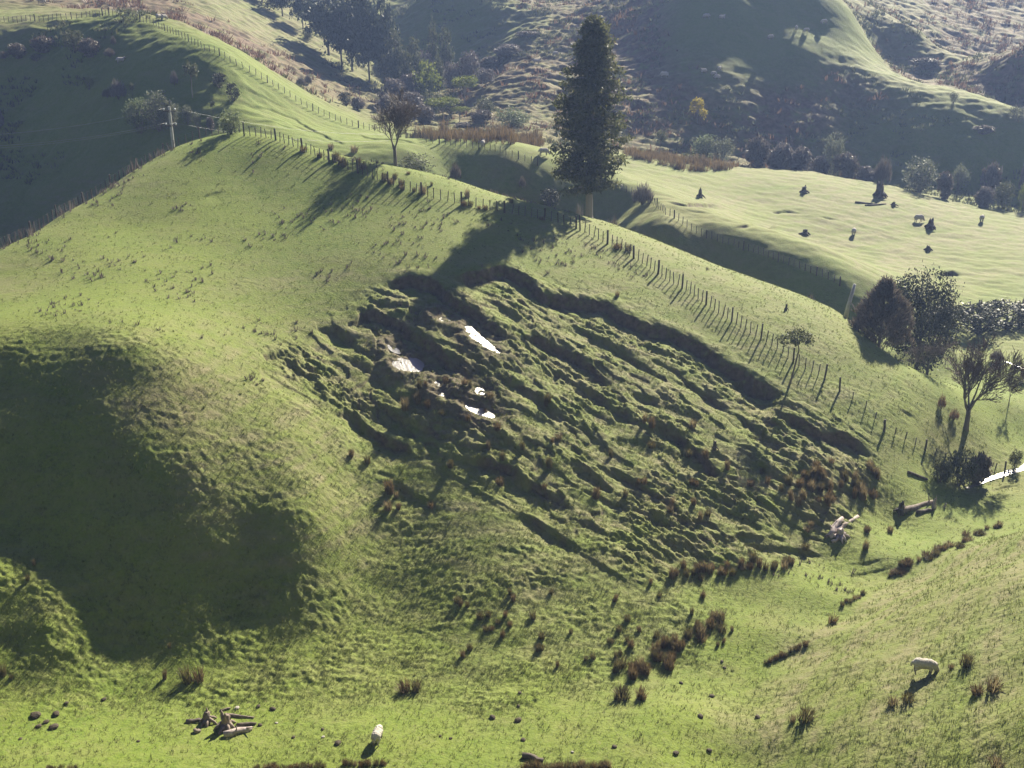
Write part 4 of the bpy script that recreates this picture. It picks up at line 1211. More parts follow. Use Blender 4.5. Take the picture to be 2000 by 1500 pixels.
for u, v, w, h, lab in [
    (366, 1334, 22, 44, 'tall brown rush clump with long shadow, left of the close pair above the dead wood'),
    (388, 1330, 26, 42, 'tall brown rush clump with long shadow, right of the close pair above the dead wood'),
    (322, 1326, 9, 24, 'thin brown rush with long shadow left of the tall close pair'),
    (332, 1268, 8, 14, 'small rush with thin shadow higher up the bank than the tall close pair'),
    (6, 1322, 16, 32, 'rusty rush clump at the left edge at the foot of the bank'),
    (22, 1328, 8, 10, 'tiny dark rush right of the rusty clump at the left edge'),
    (68, 1108, 8, 14, 'small rush at the edge of the big shadow on the left'),
    (56, 1136, 9, 14, 'small dark rush just below the edge of the big shadow on the left'),
    (792, 1352, 28, 26, 'brown rush clump at the foot of the bank straight above the white sheep'),
    (812, 1350, 22, 30, 'taller brown rush clump touching the one above the white sheep'),
    (1214, 1366, 34, 26, 'broad rush clump alone on the flat, left of two'),
    (1252, 1366, 24, 30, 'dense rush clump alone on the flat, right of two'),
    (762, 962, 20, 32, 'tall golden rush clump on the smooth spur left of the slide'),
    (774, 972, 10, 16, 'small rush at the foot of the tall golden clump on the spur'),
    (758, 996, 18, 22, 'rush clump directly below the tall golden clump on the spur'),
    (778, 996, 10, 18, 'narrow rush right of the clump below the tall golden one'),
    (843, 992, 16, 20, 'rush clump on the spur right of the golden clumps'),
    (686, 892, 12, 15, 'rush clump on the left edge of the slide, upper of two'),
    (718, 904, 14, 20, 'rush clump on the left edge of the slide, lower of two'),
    (792, 800, 18, 30, 'tall brown rush clump inside the slide below the puddles, left of two'),
    (816, 788, 16, 26, 'brown rush clump inside the slide below the puddles, right of two'),
    (1572, 1408, 34, 32, 'largest rush clump low on the near hillside'),
    (1548, 1412, 14, 20, 'thin rush left of the largest clump low on the near hillside'),
    (1772, 1372, 26, 24, 'rush clump in the shadow of the grazing sheep'),
    (1744, 1376, 24, 20, 'loose rush clump left of the one in the shadow of the sheep'),
    (1886, 1302, 26, 30, 'rush clump on the near hillside right of the grazing sheep'),
    (1858, 1306, 12, 14, 'small rush between the sheep and the clump right of it'),
    (1940, 1352, 34, 32, 'broad dark rush clump near the right edge of the near hillside'),
    (1908, 1356, 24, 20, 'loose rush clump left of the broad dark one near the right edge'),
    (1946, 1496, 34, 22, 'rush clump at the bottom edge in the right corner'),
    (1430, 1232, 8, 14, 'small dark rush alone on the flat right of the rushy foot of the slope'),
    (1402, 1262, 7, 11, 'tiny rush on the flat, left one of two by the rushy foot'),
    (1412, 1256, 7, 14, 'tiny rush on the flat, right one of two by the rushy foot'),
    (1626, 1218, 20, 32, 'dense upright rush clump in the bend of the gully'),
    (1690, 1072, 12, 22, 'dense dark rush below the bleached roots on the flat'),
    (1692, 1040, 14, 16, 'olive rush right of the bleached roots on the flat'),
    (1738, 1040, 12, 18, 'rush with long shadow between the bleached roots and the fallen log'),
    (592, 297, 16, 18, 'rush clump on the ridge fence, first right of the hilltop'),
    (646, 292, 12, 16, 'dark rush standing beyond the ridge fence, upper left of two'),
    (691, 298, 16, 18, 'dark rush standing beyond the ridge fence, upper right of two'),
    (998, 396, 10, 14, 'round dark rush beyond the ridge fence left of the conifer'),
    (913, 385, 12, 20, 'upright rush beyond the ridge fence below the gully shadow'),
    (1205, 486, 20, 18, 'brown rush clump against the ridge fence right of the conifer shadow'),
    (1228, 490, 16, 16, 'brown rush clump against the ridge fence touching its neighbour right of the conifer shadow'),
    (1205, 580, 10, 14, 'dark rush with long shadow above the upper slip face'),
]:
    rush(u, v, w, h, lab)
for u, v, w, h in [(655, 312, 16, 18), (668, 320, 16, 18), (700, 318, 12, 16), (708, 330, 16, 16), (672, 325, 12, 12), (624, 308, 12, 12)]:
    rush(u, v, w, h, 'dark rush in the clump crowding the ridge fence left of the leafless tree', 'rushes left of the leafless ridge tree')
for u, v, w, h in [(752, 352, 16, 16), (764, 360, 14, 14), (784, 362, 12, 12), (770, 350, 10, 16), (786, 372, 10, 12), (826, 378, 18, 20), (808, 376, 8, 12), (843, 364, 6, 10), (798, 340, 10, 8)]:
    rush(u, v, w, h, 'dark rush along the ridge fence just below the leafless tree', 'rushes along the middle of the ridge fence')
for u, v, w, h in [(906, 402, 14, 12), (918, 403, 12, 14), (936, 408, 10, 10), (948, 410, 12, 12), (1058, 430, 12, 8)]:
    rush(u, v, w, h, 'low dark rush at the foot of the ridge fence left of the conifer shadow', 'rushes at the foot of the ridge fence')
for k in range(34):      # the rushy foot of the near slope
    a = k / 33
    u = 1215 + 200 * a + _rr.gauss(0, 12)
    v = 1325 - 105 * a ** 1.5 + _rr.uniform(-34, 6)
    rush(u, v, _rr.uniform(12, 24), _rr.uniform(18, 30), 'brown rush crowded at the rushy foot of the slope beside the flat', 'rushes at the foot of the slope')
for k in range(40):      # scattered above it
    u = _rr.uniform(880, 1380)
    v = _rr.uniform(1160, 1310) - max(0, u - 1100) * .12
    rush(u, v, _rr.uniform(8, 16), _rr.uniform(10, 20), 'thin olive rush scattered over the rough lower slope', 'rushes scattered on the lower slope', _rr.choice([2, 3, 4]))
for k in range(24):      # row along the lower fringe of the slide
    a = k / 23
    rush(1310 + 235 * a + _rr.gauss(0, 4), 1128 - 14 * a + _rr.gauss(0, 5) - (10 if k % 3 else 0), _rr.uniform(10, 20), _rr.uniform(14, 26), 'brown rush in the row along the lower fringe of the slide', 'rushes in the row below the slide')
for k in range(34):      # cluster at the right foot of the slide
    a = _rr.random()
    rush(1510 + 230 * a + _rr.gauss(0, 10), 985 - 20 * a + _rr.uniform(-50, 12), _rr.uniform(10, 18), _rr.uniform(16, 30), 'brown rush in the thick cluster at the right foot of the slide', 'rushes at the right foot of the slide')
for k in range(52):      # over the slide
    a = _rr.random()
    u = 830 + 800 * a + _rr.gauss(0, 20)
    v = 800 + 180 * a + _rr.uniform(-75, 120)
    rush(u, v, _rr.uniform(8, 17), _rr.uniform(12, 26), 'rusty rush growing in the broken ground of the slide', 'rushes over the slide')
for k in range(26):      # fringe under the near hillside
    a = k / 25
    rush(1735 + 215 * (a * .7 + .3 * a * a) + _rr.gauss(0, 6), 1122 - 92 * (a * .7 + .3 * a * a) + _rr.gauss(0, 4), _rr.uniform(10, 22), _rr.uniform(7, 15), 'low brown rush in the strip along the foot of the near hillside', 'rushes along the foot of the near hillside')
for k in range(12):
    a = k / 11
    rush(1498 + 72 * a + _rr.gauss(0, 2), 1298 - 36 * a + _rr.gauss(0, 2), _rr.uniform(7, 12), _rr.uniform(8, 15), 'dark rush in the short strip at the lower end of the near hillside', 'rushes in the short strip')
for k in range(6):
    a = k / 5
    rush(1645 + 40 * a, 1186 - 26 * a + _rr.gauss(0, 2), _rr.uniform(8, 12), _rr.uniform(8, 13), 'low rush above the bend of the gully', 'rushes above the gully bend')
for k in range(22):
    rush(1022 + 8.0 * k + _rr.gauss(0, 2), 1504 + _rr.gauss(0, 2), _rr.uniform(12, 20), _rr.uniform(14, 24), 'brown rush in the longest strip cut by the bottom edge', 'rushes in the longest bottom strip')
for k in range(14):
    rush(505 + 9.5 * k + _rr.gauss(0, 3), 1502 + _rr.gauss(0, 2), _rr.uniform(10, 18), _rr.uniform(8, 14), 'brown rush in the low strip at the bottom edge left of the sheep', 'rushes in the low bottom strip')
for k in range(9):
    rush(678 + 9 * k + _rr.gauss(0, 3), 1497 + _rr.gauss(0, 2), _rr.uniform(9, 14), _rr.uniform(10, 16), 'olive rush in the short strip at the bottom edge below the sheep', 'rushes below the sheep')
for k in range(6):
    rush(88 + 11 * k + _rr.gauss(0, 3), 1502 + _rr.gauss(0, 1), _rr.uniform(10, 16), _rr.uniform(6, 10), 'low rush in the strip at the bottom edge in the left corner', 'rushes in the left bottom corner')


# ------------------------------------------------------------------ ground cover nobody could count
def scatter(name, mat, seed, spots, label, blade):
    """spots: arrays x, y, height; each becomes a tuft of a few blades"""
    rng = np.random.default_rng(seed)
    x, y, h, nb = spots
    z = land(x, y)
    n = len(x)
    V, Fc = [], []
    rep_ = np.repeat(np.arange(n), nb)
    m_ = len(rep_)
    a = rng.uniform(0, 2 * np.pi, m_)
    r0 = rng.uniform(0, blade[2], m_) * h[rep_]
    bx = x[rep_] + np.cos(a) * r0
    by = y[rep_] + np.sin(a) * r0
    bz = z[rep_] - .04
    hh = h[rep_] * rng.uniform(.5, 1.1, m_)
    lean = rng.uniform(.15, .7, m_) * hh * blade[1]
    tx, ty, tz = bx + np.cos(a) * lean, by + np.sin(a) * lean, bz + hh
    w = blade[0] * h[rep_]
    b = a + np.pi / 2 + rng.normal(0, .5, m_)
    wx, wy = np.cos(b) * w, np.sin(b) * w
    co = np.stack([np.stack([bx - wx, by - wy, bz], -1), np.stack([bx + wx, by + wy, bz], -1),
                   np.stack([tx + wx * .3, ty + wy * .3, tz], -1), np.stack([tx - wx * .3, ty - wy * .3, tz], -1)], 1).reshape(-1, 3)
    me = bpy.data.meshes.new(name)
    me.vertices.add(len(co)); me.vertices.foreach_set('co', co.astype(np.float32).ravel())
    me.loops.add(m_ * 4); me.loops.foreach_set('vertex_index', np.arange(m_ * 4, dtype=np.int32))
    me.polygons.add(m_); me.polygons.foreach_set('loop_start', np.arange(0, m_ * 4, 4, dtype=np.int32))
    me.update(calc_edges=True)
    me.materials.append(mat)
    return stuff(put(name, me), label)


def in_poly(px_poly, n, seed, h):
    rng = np.random.default_rng(seed)
    g = gpoly(px_poly)
    lo, hi = g.min(0), g.max(0)
    x = rng.uniform(lo[0], hi[0], n * 4)
    y = rng.uniform(lo[1], hi[1], n * 4)
    k = inside(x, y, g)
    x, y = x[k][:n], y[k][:n]
    hh = rng.uniform(h[0], h[1], len(x)) * (1 + .9 * noise2(x / 3.0, y / 3.0, 91) + .5 * noise2(x / 1.1, y / 1.1, 92))
    k = noise2(x / 2.2, y / 2.2, 93) > -.18
    return x[k], y[k], np.maximum(hh[k], .2)


x, y, h = in_poly("800,268 860,262 1000,262 1066,272 1060,286 1000,284 920,278 840,276", 2300, 1, (.7, 1.7))
scatter('tall_rushes', M['rush'], 1, (x, y, h, 7), 'belt of tall brown rushes below the gully trees', (.035, .5, .25))
x, y, h = in_poly("1218,298 1300,303 1360,318 1440,326 1420,334 1340,334 1270,318 1222,308", 1500, 2, (.5, 1.4))
scatter('tall_rushes', M['rush'], 2, (x, y, h, 7), 'belt of reddish brown rushes right of the conifer', (.035, .5, .25))
x, y, h = in_poly("0,484 120,420 280,326 345,287 338,296 270,336 120,430 0,494", 420, 3, (.4, .9))
scatter('dry_fringe', M['brownleaf'], 3, (x, y, h, 7), 'dry brown growth along the left ridge fence', (.04, .6, .3))

# dead bracken on the far hills, thick where the scrub cover is
_g = np.random.default_rng(4)
ang = np.radians(_g.uniform(-27, 28, 60000)); rad_ = _g.uniform(175, 400, 60000)
bx_, by_ = rad_ * np.sin(ang), rad_ * np.cos(ang)
_, _, sc_ = cover(bx_, by_)
keep = (sc_ * smooth(-.15, .25, noise2(bx_ / 7, by_ / 5, 81))) > _g.uniform(.15, .9, 60000)
scatter('bracken', M['fern'], 5, (bx_[keep], by_[keep], _g.uniform(.3, 1.1, keep.sum()), 9), 'rusty dead bracken over the far hillsides', (.12, 1.3, 1.2))
# scrubby dark growth on the shaded far slopes
ang = np.radians(_g.uniform(-27, 28, 30000)); rad_ = _g.uniform(140, 300, 30000)
bx_, by_ = rad_ * np.sin(ang), rad_ * np.cos(ang)
rg_, pl_, _ = cover(bx_, by_)
keep = (rg_ > .19) & (pl_ < .45) & (noise2(bx_ / 9, by_ / 7, 82) > .02)
scatter('low_scrub', M['olive'], 6, (bx_[keep], by_[keep], _g.uniform(.25, .8, keep.sum()), 9), 'low dark scrub over the shaded far slopes', (.16, 1.2, 1.2))
# tussocky grass on the rough near ground
n_ = 400000
ang = np.radians(_g.uniform(-33, 33, n_)); rad_ = np.exp(_g.uniform(math.log(38), math.log(120), n_))
bx_, by_ = rad_ * np.sin(ang), rad_ * np.cos(ang)
rg_, pl_, _ = cover(bx_, by_)
keep = (rg_ * 6 * (.45 + noise2(bx_ / 2.2, by_ / 1.6, 83)) + .05) > _g.uniform(0, 1, n_)
scatter('grass', M['tuft'], 7, (bx_[keep], by_[keep], _g.uniform(.07, .2, keep.sum()), 5), 'rough tufted grass over the hillsides', (.10, 1.0, .5))


ang = np.radians(_g.uniform(-27, 20, 5000)); rad_ = _g.uniform(66, 118, 5000)
bx_, by_ = rad_ * np.sin(ang), rad_ * np.cos(ang)
rg_, pl_, _ = cover(bx_, by_)
keep = (rg_ < .06) & (noise2(bx_ / 6, by_ / 6, 84) > .12)
scatter('weeds', M['brownleaf'], 8, (bx_[keep], by_[keep], _g.uniform(.12, .42, keep.sum()), 8), 'sparse dead weeds over the smooth hill', (.10, .8, .4))


# ------------------------------------------------------------------ fences
def fence(name, label, px, spacing_px, post_every, hp, hb, lean=0.0, strainers=(), group=None, rise=None, post_w=.075, depth=None):
    """posts, battens and wires along a pixel polyline laid on the land"""
    g = []
    for i, q in enumerate(px.split()):
        a, b = (float(t) for t in q.split(','))
        g.append(hit(a, b) if depth is None else stand(a, depth[i]))
    e = put(name, None, tuple(g[0]))
    rng = random.Random(len(px))
    step = spacing_px
    marks = []
    for i in range(len(g) - 1):
        a, b = np.array(g[i][:2]), np.array(g[i + 1][:2])
        L = np.hypot(*(b - a))
        n = max(1, int(round(L / step)))
        for k in range(n):
            marks.append(a + (b - a) * k / n)
    marks.append(np.array(g[-1][:2]))
    mk = np.array(marks)
    zz = land(mk[:, 0], mk[:, 1])
    posts = [i for i in range(len(mk)) if i % post_every == 0 or i == len(mk) - 1]
    nb = 0
    extra = MB()
    extra_ct = 0
    tops = []
    pm, bm_ = {}, {}
    for i, (q, z) in enumerate(zip(mk, zz)):
        post = i in posts
        hgt = (hp if post else hb) * rng.uniform(.93, 1.06)
        if post and (i == 0 or i in strainers):
            hgt *= 1.2
        tl = (rng.gauss(0, .05) + lean, rng.gauss(0, .04))
        if post:
            k = rng.randint(0, 3)
            if k not in pm:
                b = MB(); r_ = post_w * (1 + .12 * k)
                b.tube([(0, 0, -.4), (0.01 * k, 0, .5), (0, .01 * k, 1.0)], [r_, r_ * .97, r_ * .92], 7)
                pm[k] = b.mesh('fence_post', M['post'], flat=True)
            o = put('post', pm[k], (q[0] - g[0][0], q[1] - g[0][1], z - g[0][2]), e, (tl[1] * .6, tl[0] * .6, rng.uniform(0, 3)), (1, 1, hgt))
        else:
            k = rng.randint(0, 2)
            if nb < 100 - 0:
                if k not in bm_:
                    b = MB(); b.box((0, 0, .5 - .02), (.075, .05, 1.02)); bm_[k] = b.mesh('fence_batten', M['batten'], flat=True)
                put('batten', bm_[k], (q[0] - g[0][0], q[1] - g[0][1], z - g[0][2] + .05), e, (tl[1], tl[0], rng.uniform(-.3, .3)), (1, 1, hgt - .05))
                nb += 1
            else:
                extra.box((q[0] - g[0][0], q[1] - g[0][1], z - g[0][2] + hgt / 2), (.055, .04, hgt))
                extra_ct += 1
        tops.append((q[0] - g[0][0], q[1] - g[0][1], z - g[0][2]))
    if extra_ct:
        stuff(put('battens', extra.mesh('more_battens', M['batten'], flat=True), parent=e))
    for j in range(5):
        w = MB()
        hz = hb * (.18 + .19 * j)
        w.tube([(a, b, c + hz) for a, b, c in tops], .006, 3, cap=False)
        put('wire', w.mesh('fence_wire', M['wire']), parent=e)
    return tag(e, label, 'fence', group)


fence('hill_fence', 'batten and wire fence climbing the left skyline of the green hill to its top',
      "0,489 60,457 120,425 180,386 225,358 277,327 310,302 350,285 390,277 427,270 468,264", .62, 6, 1.25, 1.0, depth=[94, 97.5, 101.5, 105.5, 108.5, 112, 114, 115, 115.6, 116, 115.5])
fence('hill_fence', 'batten and wire fence along the hill ridge from its top to the conifer shadow',
      "477,266 500,267 530,272 582,291 633,313 680,332 737,354 790,371 847,388 902,401 957,411 1000,419 1050,428 1090,436 1125,446", .62, 6, 1.25, 1.0)
fence('hill_fence', 'leaning batten fence running down the slope from the conifer shadow to the bushy tree',
      "1133,450 1160,465 1213,490 1263,521 1300,546 1340,569 1395,607 1455,647 1507,676 1560,717 1610,742", .52, 6, 1.35, 1.1, lean=.06)
fence('broken_fence', 'broken low fence crossing from the bushy tree shadow down towards the stream',
      "1640,765 1690,800 1727,843 1787,872 1845,900 1923,918 1962,924", .9, 4, 1.0, .7, lean=.04)
fence('far_fence', 'far batten fence along the top of the shaded slope at the upper left',
      "0,42 60,41 120,39 170,34 213,30", .8, 8, 1.1, .95, post_w=.07)
fence('far_fence', 'far batten fence running down the pale spur behind the green hill',
      "213,30 260,36 300,49 350,72 400,100 450,124 500,148 567,190 633,227 700,250 753,262 793,270", .8, 8, 1.1, .95, post_w=.07)
fence('far_fence', 'far batten fence in front of the brown rush belt',
      "793,270 833,278 870,283 900,287 947,293 977,299 1000,308 1050,325", .8, 7, 1.1, .95, post_w=.07)
fence('paddock_fence', 'batten fence along the shaded bank of the pale right paddock',
      "1205,368 1233,381 1267,396 1300,420 1350,452 1390,468 1433,482 1500,505 1550,522 1583,535 1640,558", .7, 7, 1.15, 1.0)


# ------------------------------------------------------------------ poles and wires
def power_pole():
    p = stand(347, 124)
    top = height_of(p, 208)
    e = put('power_pole', None, p)
    b = MB()
    b.tube([(0, 0, -.6), (0, 0, top * .5), (0, 0, top)], [.22, .18, .14], 8)
    put('pole', b.mesh('pole_shaft', M['concrete'], flat=True), parent=e)
    for zc, w in ((top - .5, 1.5), (top - 2.1, 1.3)):
        b = MB(); b.box((0, 0, zc), (w, .12, .12)); b.box((0, -.17, zc), (.12, .2, .3))
        arm = put('crossarm', b.mesh('crossarm', M['post'], flat=True), parent=e)
        for sx in (-.42, .42):
            b = MB(); b.tube([(sx * w, 0, zc + .06), (sx * w, 0, zc + .16), (sx * w, 0, zc + .22), (sx * w, 0, zc + .32)], [.05, .10, .10, .05], 8)
            put('insulator', b.mesh('insulator', M['paint']), parent=arm)
    tag(e, 'pale concrete power pole standing behind the fence left of the hilltop', 'power pole')

    def wire(a, bpt, label, sag=.8):
        a, bpt = Vector(a), Vector(bpt)
        w = MB()
        pts = [a.lerp(bpt, t / 16) - Vector((0, 0, sag * 4 * (t / 16) * (1 - t / 16))) for t in range(17)]
        w.tube([q - a for q in pts], .012, 4)
        tag(put('power_line', w.mesh('power_line', M['wire']), tuple(a)), label, 'power line')
    P0 = Vector(p)
    for zc, xx, vv, lab in ((top - .2, -.6, 261, 'uppermost power line running left from the pole over the dark slope'), (top - 1.8, -.5, 282, 'lower power line running left from the pole'), (top - 1.8, .5, 287, 'second lower power line running left from the pole, just under its neighbour')):
        far = Vector(pt(-60, vv + 5, 112))
        wire(P0 + Vector((xx, 0, zc)), far, lab, .5)
    for zc, xx, vv, lab in ((top - .2, .6, 262, 'upper power line running right from the pole behind the hilltop'), (top - 1.8, .5, 275, 'lower power line running right from the pole behind the hilltop')):
        wire(P0 + Vector((xx, 0, zc)), Vector(pt(760, vv, 150)), lab, .8)


power_pole()


def leaning_pole():
    p = stand(1650, 103.5)
    h = height_of(p, 555)
    e = MB()
    e.tube([(0, 0, -.5), (metres(p, 4), 0, h * .4), (metres(p, 12), 0, h)], [.24, .20, .14], 8)
    tag(put('leaning_pole', e.mesh('leaning_pole', M['concrete']), p), 'bleached bare pole leaning right beside the brown bushy tree', 'pole')


leaning_pole()


# ------------------------------------------------------------------ dead wood, stumps, stones
def rough_tube(mb, rng, pts, rad, n=9, jit=.12):
    k0 = len(mb.v)
    mb.tube(pts, rad, n)
    for i in range(k0, len(mb.v)):
        v = mb.v[i]
        r_ = rad[0] if isinstance(rad, (list, tuple)) else rad
        mb.v[i] = (v[0] + rng.gauss(0, jit) * r_, v[1] + rng.gauss(0, jit) * r_, v[2] + rng.gauss(0, jit) * r_)


def log(u, v, u2, v2, dia_px, mat, label, name='dead_log', lift=.35, branches=0):
    rng = random.Random(int(u * 7 + v))
    p, q = hit(u, v), hit(u2, v2)
    r = metres(p, dia_px) / 2
    d = Vector(q) - Vector(p)
    mb = MB()
    pts = [d * t + Vector((rng.gauss(0, r * .25), rng.gauss(0, r * .25), r * .55 + rng.gauss(0, r * .15))) for t in (0, .25, .5, .75, 1)]
    rough_tube(mb, rng, pts, [r, r * 1.05, r * .95, r * .85, r * .6])
    for _ in range(branches):
        t = rng.uniform(.2, .9)
        c = d * t + Vector((0, 0, r))
        mb.tube([c, c + Vector((rng.uniform(-.5, .5), rng.uniform(-.3, .3), rng.uniform(.2, .6)))], [r * .3, r * .1], 5)
    return tag(put(name, mb.mesh(name, mat), p), label, 'log')


def stump(u, v, w, h, mat, label, spikes=2, roots=5, name='tree_stump'):
    rng = random.Random(int(u * 3 + v))
    p = hit(u, v)
    W, Hh = metres(p, w), metres(p, h)
    mb = MB()
    r = W * .17
    rough_tube(mb, rng, [(0, 0, -.2), (0, 0, .12 * Hh), (0, 0, .45 * Hh), (.04, 0, .72 * Hh)], [r * 1.5, r * 1.2, r * .95, r * .75], 11, .12)
    for k in range(roots):
        a = 6.283 * k / roots + rng.uniform(-.3, .3)
        L = W * rng.uniform(.38, .62)
        mb.tube([(math.cos(a) * r * .6, math.sin(a) * r * .6, .28 * Hh), (math.cos(a) * L * .65, math.sin(a) * L * .65, .12 * Hh), (math.cos(a) * L, math.sin(a) * L, -.12)], [r * .55, r * .36, r * .12], 6)
    for k in range(spikes):
        a = rng.uniform(0, 6.283)
        x0, y0 = math.cos(a) * r * .55, math.sin(a) * r * .55
        mb.tube([(x0, y0, .5 * Hh), (x0 * 1.3, y0 * 1.3, .8 * Hh), (x0 * 1.4, y0 * 1.4, rng.uniform(.88, 1.0) * Hh)], [r * .5, r * .33, r * .08], 6)
    return tag(put(name, mb.mesh(name, mat), p), label, 'stump')


log(364, 1413, 396, 1410, 9, M['stump'], 'short dark log at the left end of the dead wood on the flat')
stump(405, 1412, 44, 30, M['deadwood'], 'jagged stump with one thin spike in the dead wood, left of the taller spiked stump', 1, 6)
stump(442, 1422, 54, 42, M['deadwood'], 'spiked stump with the tallest spike and longest shadow in the dead wood', 2, 7)
log(440, 1398, 497, 1402, 6, M['deadwood'], 'long thin dark log behind the spiked stump')
log(430, 1388, 450, 1384, 4, M['deadwood'], 'thin stick lying farthest back in the dead wood')
log(462, 1419, 500, 1415, 8, M['stump'], 'dark log lying just above the grey log in the dead wood')
log(440, 1441, 495, 1424, 13, M['bleached'], 'grey weathered log lying in front of the spiked stump', branches=2)
log(378, 1432, 392, 1430, 9, M['deadwood'], 'stubby broken chunk of wood below the dead wood on the left')
log(1618, 1052, 1644, 1018, 12, M['bleached'], 'bleached pinkish log propped in the root heap on the flat', branches=2)
log(1622, 1046, 1674, 1010, 8, M['bleached'], 'longer pale log pointing up right out of the root heap', branches=1)
log(1612, 1054, 1652, 1030, 7, M['deadwood'], 'brown log under the bleached log of the root heap')
stump(1640, 1050, 44, 20, M['bleached'], 'bleached tangle of roots at the heart of the root heap', 3, 8, 'root_wad')
log(1624, 1062, 1652, 1050, 6, M['bleached'], 'pale crooked branch at the foot of the root heap', branches=1)
log(1756, 1004, 1822, 982, 11, M['deadwood'], 'long fallen log with upturned root end on the flat', branches=1)
stump(1758, 1002, 30, 26, M['stump'], 'dark upturned roots at the lower end of the long fallen log', 3, 6, 'root_wad')
log(1790, 1003, 1822, 998, 8, M['stump'], 'short dark log in front of the long fallen log')
stump(1824, 992, 15, 28, M['bleached'], 'upright pale stump at the upper end of the long fallen log', 1, 3)
stump(1845, 992, 10, 14, M['stone'], 'small pale post stub right of the upright pale stump', 0, 2, 'post_stub')
log(1022, 1480, 1062, 1488, 12, M['stump'], 'dark flat log near the bottom edge above the longest rush strip')
stump(1717, 384, 40, 32, M['stump'], 'largest dark stump in the paddock, below the spiky brown shrub', 3, 6)
stump(1570, 377, 26, 16, M['stump'], 'small stump with spreading roots near the far paddock edge', 1, 4)
stump(1367, 386, 22, 22, M['stump'], 'tall dark stump with long shadow at the left of the paddock', 1, 4)
stump(1816, 446, 34, 22, M['stump'], 'humped dark stump between the two paddock sheep', 1, 5)
stump(1812, 489, 24, 12, M['stump'], 'low dark mound of stump below the humped one', 0, 4)
stump(1745, 402, 18, 10, M['stump'], 'low block of stump right of the largest paddock stump', 0, 3)
stump(1913, 606, 22, 24, M['stump'], 'reddish stump on the shaded paddock edge above the gully', 2, 4)
stump(1572, 458, 30, 12, M['stump'], 'flat broken stump left of the paddock sheep', 1, 4)
stump(1395, 880, 18, 24, M['stump'], 'dark wedge shaped stump low on the slide', 1, 3)
stump(1535, 606, 12, 16, M['stump'], 'dark stump above the leaning fence', 1, 3)
log(1670, 396, 1712, 400, 4, M['stump'], 'thin dark log below the largest paddock stump')
log(1690, 402, 1730, 399, 3, M['stump'], 'second thin log crossing below the largest paddock stump')
log(1772, 925, 1812, 938, 6, M['stump'], 'dark log lying at the top of the stream bank')


def stone(u, v, w, mat, label, cat='stone', group=None):
    rng = random.Random(int(u * 11 + v))
    p = hit(u, v)
    W = metres(p, w)
    bm = bmesh.new()
    bmesh.ops.create_icosphere(bm, subdivisions=2, radius=.5)
    for q in bm.verts:
        k = 1 + .3 * float(noise2(np.array([q.co.x * 2.2 + u]), np.array([q.co.y * 2.2 + q.co.z * 1.7]), 5)[0])
        q.co = Vector((q.co.x * k, q.co.y * k * .8, q.co.z * k * .5))
    me = bpy.data.meshes.new('stone')
    bm.to_mesh(me); bm.free()
    me.materials.append(mat)
    o = put('stone' if cat == 'stone' else 'earth_clod', me, (p[0], p[1], p[2] + W * .12), rot=(0, 0, rng.uniform(0, 6)), scale=(W, W, W))
    tag(o, label, cat, group)


stone(463, 1384, 11, M['stone'], 'rounded pale stone just behind the dead wood')
stone(631, 1441, 8, M['stone'], 'small pale stone left of the white sheep')
stone(540, 1413, 7, M['stone'], 'pale pebble right of the dead wood')
stone(1118, 1470, 7, M['stone'], 'white stone near the bottom edge below the two lone rushes')
stone(203, 1369, 11, M['clod'], 'dark grey stone at the foot of the bank above the left corner')
stone(660, 1455, 16, M['clod'], 'dark brown clod lying left of the white sheep', 'clod')
stone(962, 1402, 14, M['clod'], 'dark brown clod on the flat halfway between sheep and lone rushes', 'clod')
for u, v, w in [(533, 1388, 13), (505, 1383, 10), (508, 1417, 10), (1012, 1408, 16), (1015, 1356, 9), (1013, 1382, 8), (573, 1441, 9), (630, 1425, 8), (130, 1378, 10), (270, 1449, 8),
                (1022, 1446, 12), (1480, 1402, 14), (1390, 1362, 12), (1368, 1400, 14), (1410, 1293, 8), (1415, 1305, 8), (1330, 1006 + 330, 9), (1200, 1460, 11), (40, 1444, 9), (860, 1440, 7), (880, 1445, 8), (1385, 1470, 12), (1320, 1475, 14),
                (70, 1402, 22), (110, 1396, 16), (75, 1420, 14), (105, 1422, 20), (90, 1412, 14)]:
    stone(u, v, w, M['clod'], 'small dark turf clod lying on the green flat', 'clod', 'clods on the flat')


